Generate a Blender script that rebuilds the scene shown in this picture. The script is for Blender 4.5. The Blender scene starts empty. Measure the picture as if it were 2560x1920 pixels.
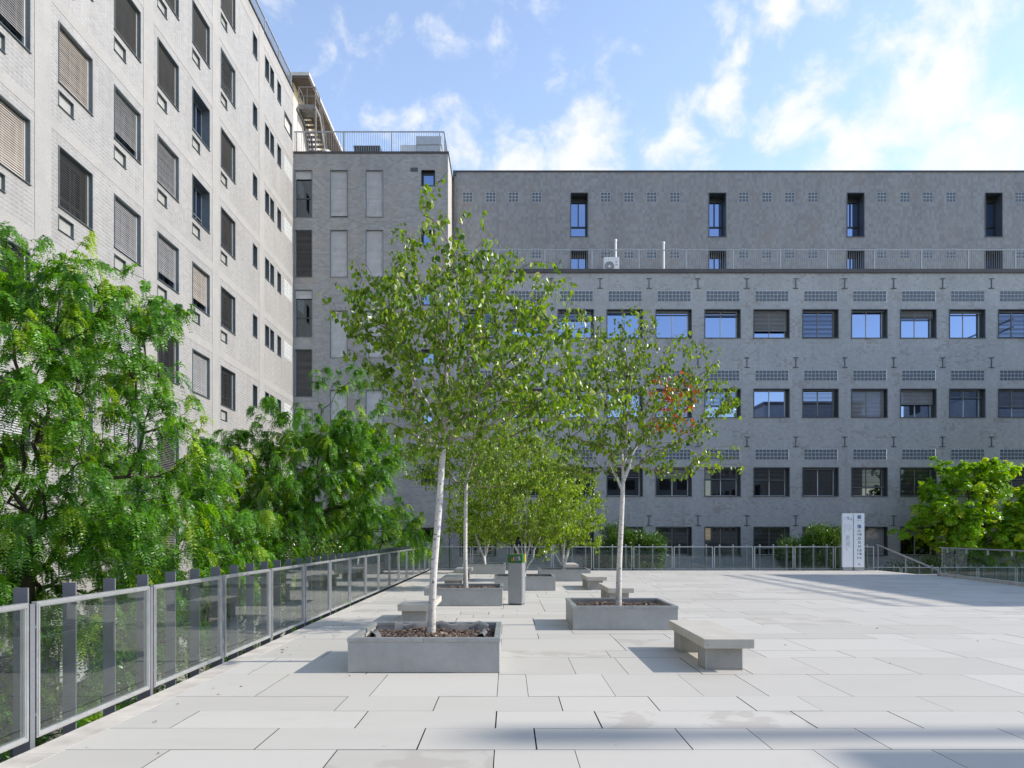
import bpy, math, random
import numpy as np
from mathutils import Vector, Matrix

# ------------------------------------------------------------------ camera, sky, sun
SC = bpy.context.scene
COL = SC.collection
F, CX, CY, HC = 1849.0, 1272.0, 1338.0, 1.65
cam = bpy.data.cameras.new('camera'); camo = bpy.data.objects.new('camera', cam); COL.objects.link(camo)
camo.location = (0, 0, HC); camo.rotation_euler = (math.radians(90), 0, 0)
cam.sensor_width = 36.0; cam.lens = F/2560*36
cam.shift_x = (1280-CX)/2560; cam.shift_y = (CY-960)/2560
cam.clip_start = 0.05; cam.clip_end = 4000
SC.camera = camo
SC.view_settings.view_transform = 'Standard'; SC.view_settings.look = 'None'
SC.view_settings.gamma = 1; SC.view_settings.exposure = 1.15
SC.cycles.max_bounces = 8; SC.cycles.transparent_max_bounces = 24
SC.cycles.sample_clamp_indirect = 6

SUN_EL, SUN_AZ = math.radians(33), math.radians(1.0)      # azimuth measured from +X towards +Y
sv = Vector((math.cos(SUN_EL)*math.cos(SUN_AZ), math.cos(SUN_EL)*math.sin(SUN_AZ), math.sin(SUN_EL)))
sun = bpy.data.lights.new('sun', 'SUN'); sun.energy = 2.42; sun.angle = math.radians(0.53); sun.color = (1.0, 0.935, 0.84)
suno = bpy.data.objects.new('sun', sun); COL.objects.link(suno)
suno.rotation_euler = sv.to_track_quat('Z', 'Y').to_euler(); suno.location = sv*80

W = bpy.data.worlds.new('World'); SC.world = W; W.use_nodes = True
def world_nodes():
    nt = W.node_tree; N = nt.nodes; L = nt.links
    N.clear()
    out = N.new('ShaderNodeOutputWorld'); bg = N.new('ShaderNodeBackground')
    sky = N.new('ShaderNodeTexSky'); sky.sky_type = 'NISHITA'; sky.sun_disc = False
    sky.sun_elevation = SUN_EL; sky.sun_rotation = math.radians(90)-SUN_AZ
    sky.air_density = 1.0; sky.dust_density = 0.15; sky.ozone_density = 1.6; sky.altitude = 50
    tc = N.new('ShaderNodeTexCoord')
    nrm = N.new('ShaderNodeVectorMath'); nrm.operation = 'NORMALIZE'; L.new(tc.outputs['Generated'], nrm.inputs[0])
    d = nrm.outputs[0]
    def math_(op, a, b=None, clamp=False):
        m = N.new('ShaderNodeMath'); m.operation = op; m.use_clamp = clamp
        for i, v in enumerate((a, b)):
            if v is None: continue
            if isinstance(v, (int, float)): m.inputs[i].default_value = v
            else: L.new(v, m.inputs[i])
        return m.outputs[0]
    def noise(vec, scale, detail, rough, dist=0.0):
        n = N.new('ShaderNodeTexNoise'); n.inputs['Scale'].default_value = scale
        n.inputs['Detail'].default_value = detail; n.inputs['Roughness'].default_value = rough
        n.inputs['Distortion'].default_value = dist
        L.new(vec, n.inputs['Vector']); return n.outputs['Fac']
    wob = N.new('ShaderNodeTexNoise'); wob.inputs['Scale'].default_value = 9; wob.inputs['Detail'].default_value = 6
    L.new(d, wob.inputs['Vector'])
    ws = N.new('ShaderNodeVectorMath'); ws.operation = 'MULTIPLY_ADD'
    L.new(wob.outputs['Color'], ws.inputs[0]); ws.inputs[1].default_value = (.12, .12, .12); L.new(d, ws.inputs[2])
    wsub = N.new('ShaderNodeVectorMath'); wsub.operation = 'SUBTRACT'; L.new(ws.outputs[0], wsub.inputs[0]); wsub.inputs[1].default_value = (.06, .06, .06)
    dw = wsub.outputs[0]
    blobs = [(2380, 150, .10, 1.0), (2440, 240, .10, 1.0), (2260, 260, .11, 1.0), (2180, 370, .09, 1.0), (2380, 380, .12, .9), (2530, 330, .06, .7),
             (1830, 60, .045, .9), (1845, 130, .045, .9), (1860, 235, .04, .9), (1960, 25, .05, .7), (2085, 20, .04, .7), (2025, 290, .065, .85),
             (1480, 395, .10, .85), (1330, 400, .08, .8), (1580, 280, .05, .45), (1700, 390, .08, .7), (1750, 265, .06, .5),
             (1000, 290, .10, .5), (1150, 340, .09, .5), (850, 165, .10, .35), (720, 60, .11, .4), (1100, 90, .12, .3), (960, 170, .10, .3), (1330, 230, .11, .28)]
    tot = None
    for (px, py, r, a) in blobs:
        v = Vector(((px-CX)/F, 1, (CY-py)/F)).normalized()
        dn = N.new('ShaderNodeVectorMath'); dn.operation = 'DISTANCE'; L.new(dw, dn.inputs[0]); dn.inputs[1].default_value = v
        mr = N.new('ShaderNodeMapRange'); mr.interpolation_type = 'SMOOTHSTEP'
        mr.inputs['From Min'].default_value = 0; mr.inputs['From Max'].default_value = r*1.25
        mr.inputs['To Min'].default_value = a*.80; mr.inputs['To Max'].default_value = 0
        L.new(dn.outputs['Value'], mr.inputs['Value'])
        tot = mr.outputs['Result'] if tot is None else math_('MAXIMUM', tot, mr.outputs['Result'])
    fine = noise(d, 17, 10, .60, .25)
    gen = noise(d, 3.2, 8, .55, .2)
    back = N.new('ShaderNodeMapRange'); back.interpolation_type = 'SMOOTHSTEP'
    back.inputs['From Min'].default_value = .5; back.inputs['From Max'].default_value = .75
    back.inputs['To Max'].default_value = .22; L.new(gen, back.inputs['Value'])
    fm = math_('SUBTRACT', fine, .5)
    dens = math_('ADD', math_('MAXIMUM', tot, back.outputs['Result']), math_('MULTIPLY', fm, 2.1))
    cl = N.new('ShaderNodeMapRange'); cl.interpolation_type = 'SMOOTHSTEP'
    cl.inputs['From Min'].default_value = .18; cl.inputs['From Max'].default_value = .86
    L.new(dens, cl.inputs['Value'])
    mul = N.new('ShaderNodeVectorMath'); mul.operation = 'MULTIPLY'
    L.new(sky.outputs[0], mul.inputs[0]); SK = SKY_STRENGTH
    mul.inputs[1].default_value = (SK*1.24, SK*1.07, SK*.98)
    mix = N.new('ShaderNodeMix'); mix.data_type = 'RGBA'
    L.new(cl.outputs['Result'], mix.inputs['Factor']); L.new(mul.outputs[0], mix.inputs[6])
    mix.inputs[7].default_value = (.455, .465, .485, 1)
    L.new(mix.outputs[2], bg.inputs['Color']); bg.inputs['Strength'].default_value = 1.0
    L.new(bg.outputs[0], out.inputs[0])
SKY_STRENGTH = 0.15
world_nodes()

R_ = random.Random(7)
# ------------------------------------------------------------------ node helpers, materials
class NT:
    def __init__(s, name):
        s.m = bpy.data.materials.new(name); s.m.use_nodes = True
        s.nt = s.m.node_tree; s.N = s.nt.nodes; s.L = s.nt.links
        s.b = s.N['Principled BSDF']; s.out = s.N['Material Output']
    def new(s, t, **kw):
        n = s.N.new(t)
        for k, v in kw.items(): setattr(n, k, v)
        return n
    def link(s, a, b): s.L.new(a, b)
    def sock(s, v, i):
        if isinstance(v, (int, float)): i.default_value = v
        elif isinstance(v, tuple): i.default_value = v if len(v) == len(i.default_value) else (*v, 1)
        else: s.L.new(v, i)
    def math(s, op, a, b=None, c=None, clamp=False):
        n = s.N.new('ShaderNodeMath'); n.operation = op; n.use_clamp = clamp
        for i, v in enumerate((a, b, c)):
            if v is not None: s.sock(v, n.inputs[i])
        return n.outputs[0]
    def mix(s, fac, a, b):
        n = s.N.new('ShaderNodeMix'); n.data_type = 'RGBA'
        s.sock(fac, n.inputs[0]); s.sock(a, n.inputs[6]); s.sock(b, n.inputs[7]); return n.outputs[2]
    def obj(s): return s.N.new('ShaderNodeTexCoord').outputs['Object']
    def noise(s, scale, detail=4, rough=.55, vec=None, dist=0.0, out='Fac'):
        n = s.N.new('ShaderNodeTexNoise'); n.inputs['Scale'].default_value = scale
        n.inputs['Detail'].default_value = detail; n.inputs['Roughness'].default_value = rough; n.inputs['Distortion'].default_value = dist
        s.link(vec if vec is not None else s.obj(), n.inputs['Vector']); return n.outputs[out]
    def scaled(s, vec, sc):
        n = s.N.new('ShaderNodeVectorMath'); n.operation = 'MULTIPLY'; s.link(vec, n.inputs[0]); n.inputs[1].default_value = sc; return n.outputs[0]
    def ramp(s, v, a, b, lo=0.0, hi=1.0):
        n = s.N.new('ShaderNodeMapRange'); s.sock(v, n.inputs['Value'])
        n.inputs['From Min'].default_value = a; n.inputs['From Max'].default_value = b
        n.inputs['To Min'].default_value = lo; n.inputs['To Max'].default_value = hi; n.clamp = True; return n.outputs['Result']
    def bump(s, h, strength=.3, dist=.01):
        n = s.N.new('ShaderNodeBump'); n.inputs['Strength'].default_value = strength; n.inputs['Distance'].default_value = dist
        s.link(h, n.inputs['Height']); s.link(n.outputs[0], s.b.inputs['Normal'])
    def col(s, v): s.sock(v, s.b.inputs['Base Color'])
    def set(s, **kw):
        for k, v in kw.items(): s.sock(v, s.b.inputs[k.replace('_', ' ')])
    def attr(s, name):
        n = s.N.new('ShaderNodeAttribute'); n.attribute_name = name; return n

def hexc(r, g, b):
    f = lambda c: (c/255/12.92) if c/255 <= .04045 else ((c/255+.055)/1.055)**2.4
    return (f(r), f(g), f(b))

def plain(name, col, rough=.5, metal=0.0, var=.12, scale=6, spec=.5, bump=0.0, bscale=60):
    t = NT(name)
    n = t.noise(scale, 5, .6)
    dark = tuple(c*(1-var) for c in col); lite = tuple(min(1, c*(1+var)) for c in col)
    t.col(t.mix(t.ramp(n, .3, .7), dark, lite)); t.set(Roughness=rough, Metallic=metal)
    t.b.inputs['Specular IOR Level'].default_value = spec
    if bump: t.bump(t.noise(bscale, 3), bump, .004)
    return t.m

def tile_mat(name, axis, bw, bh, c1, c2, cp, grout, gw=.008, rough=.35, relief=.5, rdist=.006, patch=(.52, .62), spec=.5, var=.5, stagger=0.0):
    """glazed wall tiles: each cell has its own tone, patches of another batch, grout, and pillow relief"""
    t = NT(name)
    sp = t.new('ShaderNodeSeparateXYZ'); t.link(t.obj(), sp.inputs[0])
    u = sp.outputs[axis]; v = sp.outputs[2]
    vv = t.math('DIVIDE', v, bh); vf = t.math('FLOOR', vv)
    uu = t.math('DIVIDE', u, bw)
    if stagger: uu = t.math('ADD', uu, t.math('MULTIPLY', t.math('MODULO', vf, 2.0), stagger))
    uf = t.math('FLOOR', uu)
    cell = t.new('ShaderNodeCombineXYZ'); t.link(uf, cell.inputs[0]); t.link(vf, cell.inputs[1])
    wn = t.new('ShaderNodeTexWhiteNoise', noise_dimensions='2D'); t.link(cell.outputs[0], wn.inputs['Vector'])
    r = wn.outputs['Value']
    pn = t.noise(.11, 4, .7, cell.outputs[0])
    pp = t.math('ADD', pn, t.math('MULTIPLY', t.math('SUBTRACT', r, .5), .16))
    pf = t.ramp(pp, patch[0], patch[1])
    base = t.mix(t.math('MULTIPLY', r, var), c1, c2)
    c = t.mix(pf, base, cp)
    big = t.noise(.35, 4, .6)
    hs = t.new('ShaderNodeHueSaturation'); t.link(c, hs.inputs['Color']); stre = t.noise(1.7, 5, .65, t.scaled(t.obj(), (1, 1, .07)))
    t.link(t.math('MULTIPLY', t.ramp(big, .3, .7, .93, 1.07), t.ramp(stre, .35, .7, 1.05, .90)), hs.inputs['Value'])
    fu = t.math('ABSOLUTE', t.math('SUBTRACT', t.math('FRACT', uu), .5)); fv = t.math('ABSOLUTE', t.math('SUBTRACT', t.math('FRACT', vv), .5))
    eu = t.math('MULTIPLY', t.math('SUBTRACT', .5, fu), bw); ev = t.math('MULTIPLY', t.math('SUBTRACT', .5, fv), bh)
    e = t.math('MINIMUM', eu, ev)
    g = t.math('LESS_THAN', e, gw/2)
    t.col(t.mix(g, hs.outputs['Color'], grout))
    h = t.math('MULTIPLY', t.math('MULTIPLY', t.ramp(eu, 0, bw*.5), t.ramp(ev, 0, bh*.5)), 1.0)
    h2 = t.math('ADD', t.math('POWER', h, .6), t.math('MULTIPLY', r, .35))
    t.set(Roughness=t.math('ADD', t.math('MULTIPLY', g, .4), t.math('ADD', rough, t.math('MULTIPLY', r, .15))))
    t.b.inputs['Specular IOR Level'].default_value = spec
    t.bump(h2, relief, rdist)
    return t.m

M = {}
M['tile_pale'] = tile_mat('pale_embossed_tile', 1, .17, .11, (.33, .322, .31), (.28, .272, .26), (.29, .27, .248), (.31, .298, .285), rough=.5, relief=.8, rdist=.015, patch=(.62, .74), var=.9, gw=.005)
M['tile_mid'] = tile_mat('grey_brown_tile', 0, .22, .11, (.315, .318, .316), (.225, .23, .233), (.305, .28, .25), (.33, .315, .295), rough=.42, relief=.25, patch=(.54, .68), stagger=.5, var=.9)
M['tile_side'] = tile_mat('pale_side_tile', 1, .22, .11, (.50, .48, .45), (.42, .40, .38), (.43, .39, .34), (.45, .42, .39), rough=.5, relief=.25)
M['tile_grey'] = tile_mat('blue_grey_glazed_tile', 0, .15, .105, (.355, .36, .362), (.284, .289, .296), (.27, .262, .25), (.285, .288, .288), rough=.33, relief=.42, rdist=.006, patch=(.60, .63), var=.8)
M['tile_upper'] = tile_mat('dark_grey_stacked_tile', 0, .14, .20, (.25, .252, .255), (.18, .185, .192), (.225, .21, .195), (.25, .24, .225), gw=.007, rough=.42, relief=.25, patch=(.56, .66), var=.9)
def pebble(name, c, s=55):
    t = NT(name); n = t.noise(s, 3, .7); n2 = t.noise(1.2, 5, .6)
    t.col(t.mix(t.ramp(n, .35, .65), tuple(x*.82 for x in c), tuple(min(1, x*1.12) for x in c)))
    hs = t.new('ShaderNodeHueSaturation'); t.link(t.b.inputs['Base Color'].links[0].from_socket, hs.inputs['Color'])
    t.link(t.ramp(n2, .3, .7, .90, 1.04), hs.inputs['Value']); t.col(hs.outputs['Color'])
    t.set(Roughness=.8); t.bump(n, .35, .006); return t.m
M['pebbledash'] = pebble('pale_washed_concrete', (.335, .325, .31))
M['concrete'] = pebble('grey_concrete', (.40, .40, .385), 30)
M['charcoal'] = plain('charcoal_metal', (.055, .065, .072), .42, 0, .12)
M['reveal'] = plain('slate_painted_metal', (.105, .125, .135), .45, 0, .1)
M['black_frame'] = plain('black_frame_paint', (.022, .026, .03), .4)
M['coping'] = plain('dark_coping_metal', (.055, .05, .052), .5, 0, .25, 1.5)
M['alu'] = plain('anodised_aluminium', (.62, .63, .64), .32, .75, .08)
M['alu_matt'] = plain('matt_light_metal', (.50, .51, .52), .45, .3, .08)
M['galv'] = plain('galvanised_rail_metal', (.36, .37, .38), .45, .5, .12)
M['post'] = plain('grey_painted_post', (.155, .165, .185), .42, 0, .08)
M['white_paint'] = plain('white_paint', (.78, .78, .77), .45, 0, .05)
M['cream'] = plain('cream_render', (.48, .41, .27), .8, 0, .08)
M['offwhite'] = plain('off_white_render', (.48, .46, .43), .75, 0, .12, 2)
M['rust'] = plain('worn_stair_metal', (.22, .205, .18), .6, .2, .35, 3)
M['underside_shade'] = plain('underside_shade_tone', (.10, .08, .065), .7, .1, .4, 5)  # dark tone with the shade of eaves and stair undersides put into it
def slat(name, c, rough=.45, metal=0.0):
    return plain(name, c, rough, metal, .1, 3)
M['slat_dark'] = slat('dark_bronze_slat', (.20, .195, .185))
M['slat_beige'] = slat('beige_slat', (.50, .455, .40))
M['slat_silver'] = slat('silver_slat', (.50, .50, .50), .4, .3)
M['slat_light'] = slat('light_shutter_slat', (.60, .60, .60), .45, .1)
M['slat_grey'] = slat('grey_slat', (.31, .30, .29), .4, .15)
def pane(name, tint, dark, rough=.02, fac=.85):
    t = NT(name)
    g = t.new('ShaderNodeBsdfGlossy'); g.inputs['Color'].default_value = (*tint, 1); g.inputs['Roughness'].default_value = rough
    t.col(dark); t.set(Roughness=.1)
    n = t.noise(.5, 2)
    t.bump(n, .05, .02)
    ms = t.new('ShaderNodeMixShader'); ms.inputs[0].default_value = fac
    t.link(t.b.outputs[0], ms.inputs[1]); t.link(g.outputs[0], ms.inputs[2]); t.link(ms.outputs[0], t.out.inputs[0])
    return t.m
M['pane_blue'] = pane('coated_blue_window_glass', (.25, .33, .52), (.02, .025, .03))
M['pane_dim_reflection'] = pane('dim_reflection_window_glass', (.11, .125, .14), (.02, .023, .025))
M['pane_frost'] = plain('frosted_glass', (.34, .34, .315), .25, 0, .05)
def block_mat(name, c1, c2):
    t = NT(name); n = t.noise(24, 2, .5); t.col(t.mix(t.ramp(n, .4, .6), c1, c2)); t.set(Roughness=.2); t.b.inputs['Specular IOR Level'].default_value = .4
    t.bump(n, .5, .02); return t.m
M['block'] = block_mat('glass_block', (.055, .075, .105), (.11, .14, .185))
M['block_pale'] = block_mat('pale_glass_block', (.50, .53, .54), (.58, .60, .60))
M['grout'] = plain('block_grout', (.40, .41, .40), .8)
M['grout_pale'] = plain('pale_block_grout', (.58, .56, .52), .8)
def clear_glass(name, tint, refl=1.0, dirt=.025):
    t = NT(name); t.N.remove(t.b)
    tr = t.new('ShaderNodeBsdfTransparent'); tr.inputs[0].default_value = (*tint, 1)
    gl = t.new('ShaderNodeBsdfGlossy'); gl.inputs['Color'].default_value = (.95, .97, .97, 1); gl.inputs['Roughness'].default_value = .015
    fr = t.new('ShaderNodeFresnel'); fr.inputs[0].default_value = 1.52
    di = t.new('ShaderNodeBsdfDiffuse'); di.inputs[0].default_value = (.45, .48, .46, 1)
    ms0 = t.new('ShaderNodeMixShader'); nz = t.noise(2.0, 5, .65); t.link(t.ramp(nz, .35, .8, dirt*.15, dirt), ms0.inputs[0])
    t.link(tr.outputs[0], ms0.inputs[1]); t.link(di.outputs[0], ms0.inputs[2])
    ge = t.new('ShaderNodeNewGeometry'); ff = t.math('SUBTRACT', 1.0, ge.outputs['Backfacing'])
    ms = t.new('ShaderNodeMixShader'); t.link(t.math('MULTIPLY', t.math('MULTIPLY', fr.outputs[0], refl, clamp=True), ff), ms.inputs[0])
    t.link(ms0.outputs[0], ms.inputs[1]); t.link(gl.outputs[0], ms.inputs[2]); t.link(ms.outputs[0], t.out.inputs[0])
    return t.m
M['rail_glass'] = clear_glass('rail_glass', (.84, .885, .865), 1.45)
M['clear_glass'] = clear_glass('balustrade_glass', (.80, .89, .87), .65, .025)

def paving_mat():
    t = NT('pale_stone_paving')
    a = t.attr('tint')
    sp = t.new('ShaderNodeSeparateColor'); t.link(a.outputs['Color'], sp.inputs[0])
    o = t.obj()
    streak = t.noise(1.0, 6, .62, t.scaled(o, (.7, 5.0, 1)))
    fine = t.noise(55, 3, .6)
    stain = t.noise(.9, 6, .65, None, .6)
    big = t.noise(.18, 3, .5)
    c = t.mix(sp.outputs[0], (.44, .42, .375), (.535, .514, .465))
    c = t.mix(t.ramp(streak, .35, .75, 0, .30), c, (.50, .47, .435))
    c = t.mix(t.ramp(stain, .56, .72, 0, .28), c, (.40, .37, .33))
    c = t.mix(t.ramp(big, .4, .7, 0, .18), c, (.55, .527, .478))
    c = t.mix(t.ramp(fine, .3, .7, 0, .22), c, (.48, .46, .435))
    vo = t.new('ShaderNodeTexVoronoi'); vo.inputs['Scale'].default_value = 1.6; t.link(o, vo.inputs['Vector'])
    spot = t.math('LESS_THAN', vo.outputs['Distance'], .022); c = t.mix(t.math('MULTIPLY', spot, .45), c, (.22, .20, .18))
    # one damp slab keeps its water marks
    wet = t.math('MULTIPLY', sp.outputs[1], t.ramp(t.noise(2.3, 4, .5, None, .4), .50, .56))
    c = t.mix(t.math('MULTIPLY', wet, .4), c, (.34, .30, .255))
    t.col(c); t.set(Roughness=t.ramp(streak, .3, .7, .55, .8)); t.b.inputs['Specular IOR Level'].default_value = .35
    t.bump(fine, .12, .003)
    return t.m
M['paving'] = paving_mat()
M['joint'] = plain('dark_joint_bed', (.05, .047, .043), .9)
M['kerb_stone'] = plain('pale_edge_stone', (.47, .435, .39), .8, 0, .2, 3, .3, .2)
M['soil'] = plain('soil', (.06, .05, .04), .95, 0, .4, 8)
M['court'] = plain('court_ground', (.16, .15, .13), .95, 0, .35, 1.0)
def zinc():
    t = NT('weathered_grey_planter'); n = t.noise(3.0, 7, .7); n2 = t.noise(16, 4, .6, t.scaled(t.obj(), (1, 1, .35)))
    c = t.mix(t.ramp(n, .3, .7), (.32, .325, .32), (.43, .435, .425)); c = t.mix(t.ramp(n2, .62, .8, 0, .5), c, (.42, .41, .39))
    drip = t.noise(3.5, 6, .75, t.scaled(t.obj(), (2.2, 2.2, .22))); c = t.mix(t.ramp(drip, .60, .78, 0, .25), c, (.22, .215, .20))
    t.col(c); t.set(Roughness=.55, Metallic=.15); t.bump(n2, .12, .004); return t.m
M['zinc'] = zinc()
M['zinc_rim'] = plain('galvanised_rim', (.40, .41, .41), .4, .5, .15, 5)
def bench_mat(name, c1, c2):
    t = NT(name); n = t.noise(3.5, 7, .7); f = t.noise(60, 3)
    c = t.mix(t.ramp(n, .3, .7), c1, c2); c = t.mix(t.ramp(f, .35, .7, 0, .3), c, tuple(x*.7 for x in c1))
    p = t.noise(38, 2, .4); c = t.mix(t.ramp(p, .70, .74, 0, .6), c, (.15, .14, .12))
    t.col(c); t.set(Roughness=.8); t.bump(f, .2, .004); return t.m
M['bench'] = bench_mat('cast_concrete_seat', (.44, .41, .355), (.56, .53, .47))
M['bench_leg'] = bench_mat('cast_concrete_leg', (.30, .30, .285), (.40, .395, .37))
M['bark_chip'] = plain('bark_chip', (.095, .062, .045), .9, 0, .6, 30)
M['bark_chip_pale'] = plain('pale_bark_chip', (.24, .19, .155), .9, 0, .4, 30)
M['liner'] = plain('grey_liner_fabric', (.13, .13, .135), .85, 0, .2, 12)
M['bin_grey'] = plain('bin_grey_paint', (.30, .31, .32), .38, .25, .05)
M['bin_green'] = plain('bin_green', (.015, .13, .03), .4)
M['bin_yellow'] = plain('bin_yellow', (.55, .36, .03), .4)
M['sign_white'] = plain('sign_white', (.86, .88, .90), .35, 0, .03)
M['sign_blue'] = plain('sign_blue', (.12, .20, .34), .5)
M['sign_black'] = plain('sign_black', (.02, .022, .03), .5)
M['sign_grey'] = plain('sign_grey', (.30, .32, .36), .5)
M['dish'] = plain('dish_white', (.75, .75, .75), .4)

def leaf_mat(name, dark, light, accent, trans=.35, rough=.38, spec=.5, tfac=1.6):
    t = NT(name); a = t.attr('tint'); sp = t.new('ShaderNodeSeparateColor'); t.link(a.outputs['Color'], sp.inputs[0])
    c = t.mix(sp.outputs[0], dark, light); c = t.mix(sp.outputs[1], c, accent)
    t.col(c); t.set(Roughness=rough); t.b.inputs['Specular IOR Level'].default_value = spec
    tl = t.new('ShaderNodeBsdfTranslucent')
    hs = t.new('ShaderNodeHueSaturation'); t.link(c, hs.inputs['Color']); hs.inputs['Value'].default_value = tfac; hs.inputs['Hue'].default_value = .485; hs.inputs['Saturation'].default_value = 1.1
    t.link(hs.outputs[0], tl.inputs[0])
    ms = t.new('ShaderNodeMixShader'); ms.inputs[0].default_value = trans
    t.link(t.b.outputs[0], ms.inputs[1]); t.link(tl.outputs[0], ms.inputs[2]); t.link(ms.outputs[0], t.out.inputs[0])
    return t.m
M['leaf_birch'] = leaf_mat('birch_leaf', (.04, .105, .010), (.235, .38, .03), (.48, .50, .20), .45, .34, .6)
M['leaf_birch_red'] = leaf_mat('birch_leaf_with_rust', (.04, .105, .010), (.24, .36, .035), (.55, .11, .02), .45, .34, .6)
M['leaf_locust'] = leaf_mat('locust_leaflet', (.022, .10, .010), (.17, .40, .030), (.42, .56, .04), .5, .36, .5)
M['leaf_bushy'] = leaf_mat('bushy_birch_leaf', (.07, .165, .012), (.29, .42, .04), (.60, .60, .28), .5, .34, .6)
M['leaf_ash'] = leaf_mat('ash_leaf', (.10, .25, .010), (.34, .56, .028), (.56, .60, .05), .5, .38, .5)
M['leaf_shrub'] = leaf_mat('shrub_leaf', (.02, .075, .010), (.08, .19, .02), (.34, .42, .05), .3, .3, .6)
def bark_birch():
    t = NT('white_birch_bark'); a = t.attr('tint'); sp = t.new('ShaderNodeSeparateColor'); t.link(a.outputs['Color'], sp.inputs[0])
    o = t.obj()
    n = t.noise(6.5, 5, .7, t.scaled(o, (2.6, 2.6, 5.5))); k = t.noise(2.3, 4, .6)
    c = t.mix(t.ramp(k, .3, .7), (.50, .475, .44), (.66, .64, .61))
    c = t.mix(t.ramp(n, .575, .64), c, (.07, .055, .05))
    low = t.math('MULTIPLY', sp.outputs[1], t.ramp(t.noise(13, 4, .6), .35, .6)); c = t.mix(low, c, (.10, .08, .065))
    br = t.mix(t.ramp(n, .45, .6), (.26, .20, .155), (.42, .36, .29))
    tw = t.mix(t.ramp(sp.outputs[0], .0, .35), (.13, .065, .045), br)
    c = t.mix(t.ramp(sp.outputs[0], .45, .9), tw, c)
    t.col(c); t.set(Roughness=.7); t.bump(n, .25, .01); return t.m
M['bark_birch'] = bark_birch()
M['bark_dark'] = plain('dark_bark', (.085, .065, .05), .9, 0, .4, 12, .3, .4, 25)

# ------------------------------------------------------------------ mesh helpers
class MB:
    def __init__(s): s.v = []; s.f = []; s.mi = []
    def quad(s, a, b, c, d, mi=0):
        n = len(s.v); s.v += [tuple(a), tuple(b), tuple(c), tuple(d)]; s.f.append((n, n+1, n+2, n+3)); s.mi.append(mi)
    def box(s, x0, x1, y0, y1, z0, z1, mi=0, mat=None):
        p = [(x0, y0, z0), (x1, y0, z0), (x1, y1, z0), (x0, y1, z0), (x0, y0, z1), (x1, y0, z1), (x1, y1, z1), (x0, y1, z1)]
        if mat is not None: p = [tuple(mat @ Vector(q)) for q in p]
        n = len(s.v); s.v += p
        for f in ((0, 3, 2, 1), (4, 5, 6, 7), (0, 1, 5, 4), (1, 2, 6, 5), (2, 3, 7, 6), (3, 0, 4, 7)):
            s.f.append(tuple(n+i for i in f)); s.mi.append(mi)
    def bar(s, a, b, w, h=None, mi=0):
        a = Vector(a); b = Vector(b); d = b-a; L = d.length; h = h or w
        m = Matrix.Translation(a) @ d.to_track_quat('Z', 'Y').to_matrix().to_4x4()
        s.box(-w/2, w/2, -h/2, h/2, 0, L, mi, m)
    def tube(s, pts, rad, n=8, mi=0, cap=True):
        vs, fs = tube_arrays(np.array(pts, float), np.array(rad, float), n)
        k = len(s.v); s.v += [tuple(p) for p in vs]; s.f += [tuple(int(i)+k for i in q) for q in fs]; s.mi += [mi]*len(fs)
        if cap:
            s.f.append(tuple(k+i for i in range(n-1, -1, -1))); s.mi.append(mi)
            e = k+len(vs)-n; s.f.append(tuple(e+i for i in range(n))); s.mi.append(mi)
    def build(s, name, mats, parent=None, loc=(0, 0, 0), rotz=0.0, bevel=0.0, smooth=False):
        return link(name, s.mesh(name, mats), parent, loc, rotz, bevel, smooth)
    def mesh(s, name, mats):
        me = bpy.data.meshes.new(name); me.from_pydata(s.v, [], s.f)
        if not isinstance(mats, (list, tuple)): mats = [mats]
        for m in mats: me.materials.append(m)
        me.polygons.foreach_set('material_index', s.mi); me.polygons.foreach_set('use_smooth', [False]*len(me.polygons)); me.update(); return me

def link(name, me, parent=None, loc=(0, 0, 0), rotz=0.0, bevel=0.0, smooth=False):
    o = bpy.data.objects.new(name, me); COL.objects.link(o); o.location = loc; o.rotation_euler = (0, 0, rotz)
    if parent is not None: o.parent = parent
    if bevel:
        b = o.modifiers.new('bevel', 'BEVEL'); b.width = bevel; b.segments = 2; b.limit_method = 'ANGLE'
    if smooth: me.polygons.foreach_set('use_smooth', [True]*len(me.polygons))
    return o
def tag(o, label=None, cat=None, group=None, kind=None):
    if label: o['label'] = label
    if cat: o['category'] = cat
    if group: o['group'] = group
    if kind: o['kind'] = kind
    return o
def thing(name, label, cat, loc=(0, 0, 0), rotz=0.0, group=None):
    o = bpy.data.objects.new(name, None); COL.objects.link(o); o.location = loc; o.rotation_euler = (0, 0, rotz)
    o.empty_display_size = .3
    return tag(o, label, cat, group)
def inv(loc): return (-loc[0], -loc[1], -loc[2])

def tube_arrays(P, Rr, n):
    k = len(P); T = np.gradient(P, axis=0); T /= (np.linalg.norm(T, axis=1, keepdims=True)+1e-9)
    ref = np.array([1.0, 0, 0]) if abs(T[0][0]) < .8 else np.array([0, 1.0, 0])
    A = np.zeros_like(P); a = ref
    for i in range(k):
        a = a - T[i]*np.dot(a, T[i]); l = np.linalg.norm(a)
        if l < 1e-6:
            a = np.array([0, 0, 1.0]); a = a - T[i]*np.dot(a, T[i]); l = np.linalg.norm(a)
        a = a/l; A[i] = a
    B = np.cross(T, A)
    th = np.arange(n)*2*math.pi/n
    V = P[:, None, :] + Rr[:, None, None]*(A[:, None, :]*np.cos(th)[None, :, None] + B[:, None, :]*np.sin(th)[None, :, None])
    V = V.reshape(-1, 3)
    i = np.arange(k-1)[:, None]*n; j = np.arange(n)[None, :]; j2 = (j+1) % n
    Fq = np.stack([i+j, i+j2, i+n+j2, i+n+j], -1).reshape(-1, 4)
    return V, Fq

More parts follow.
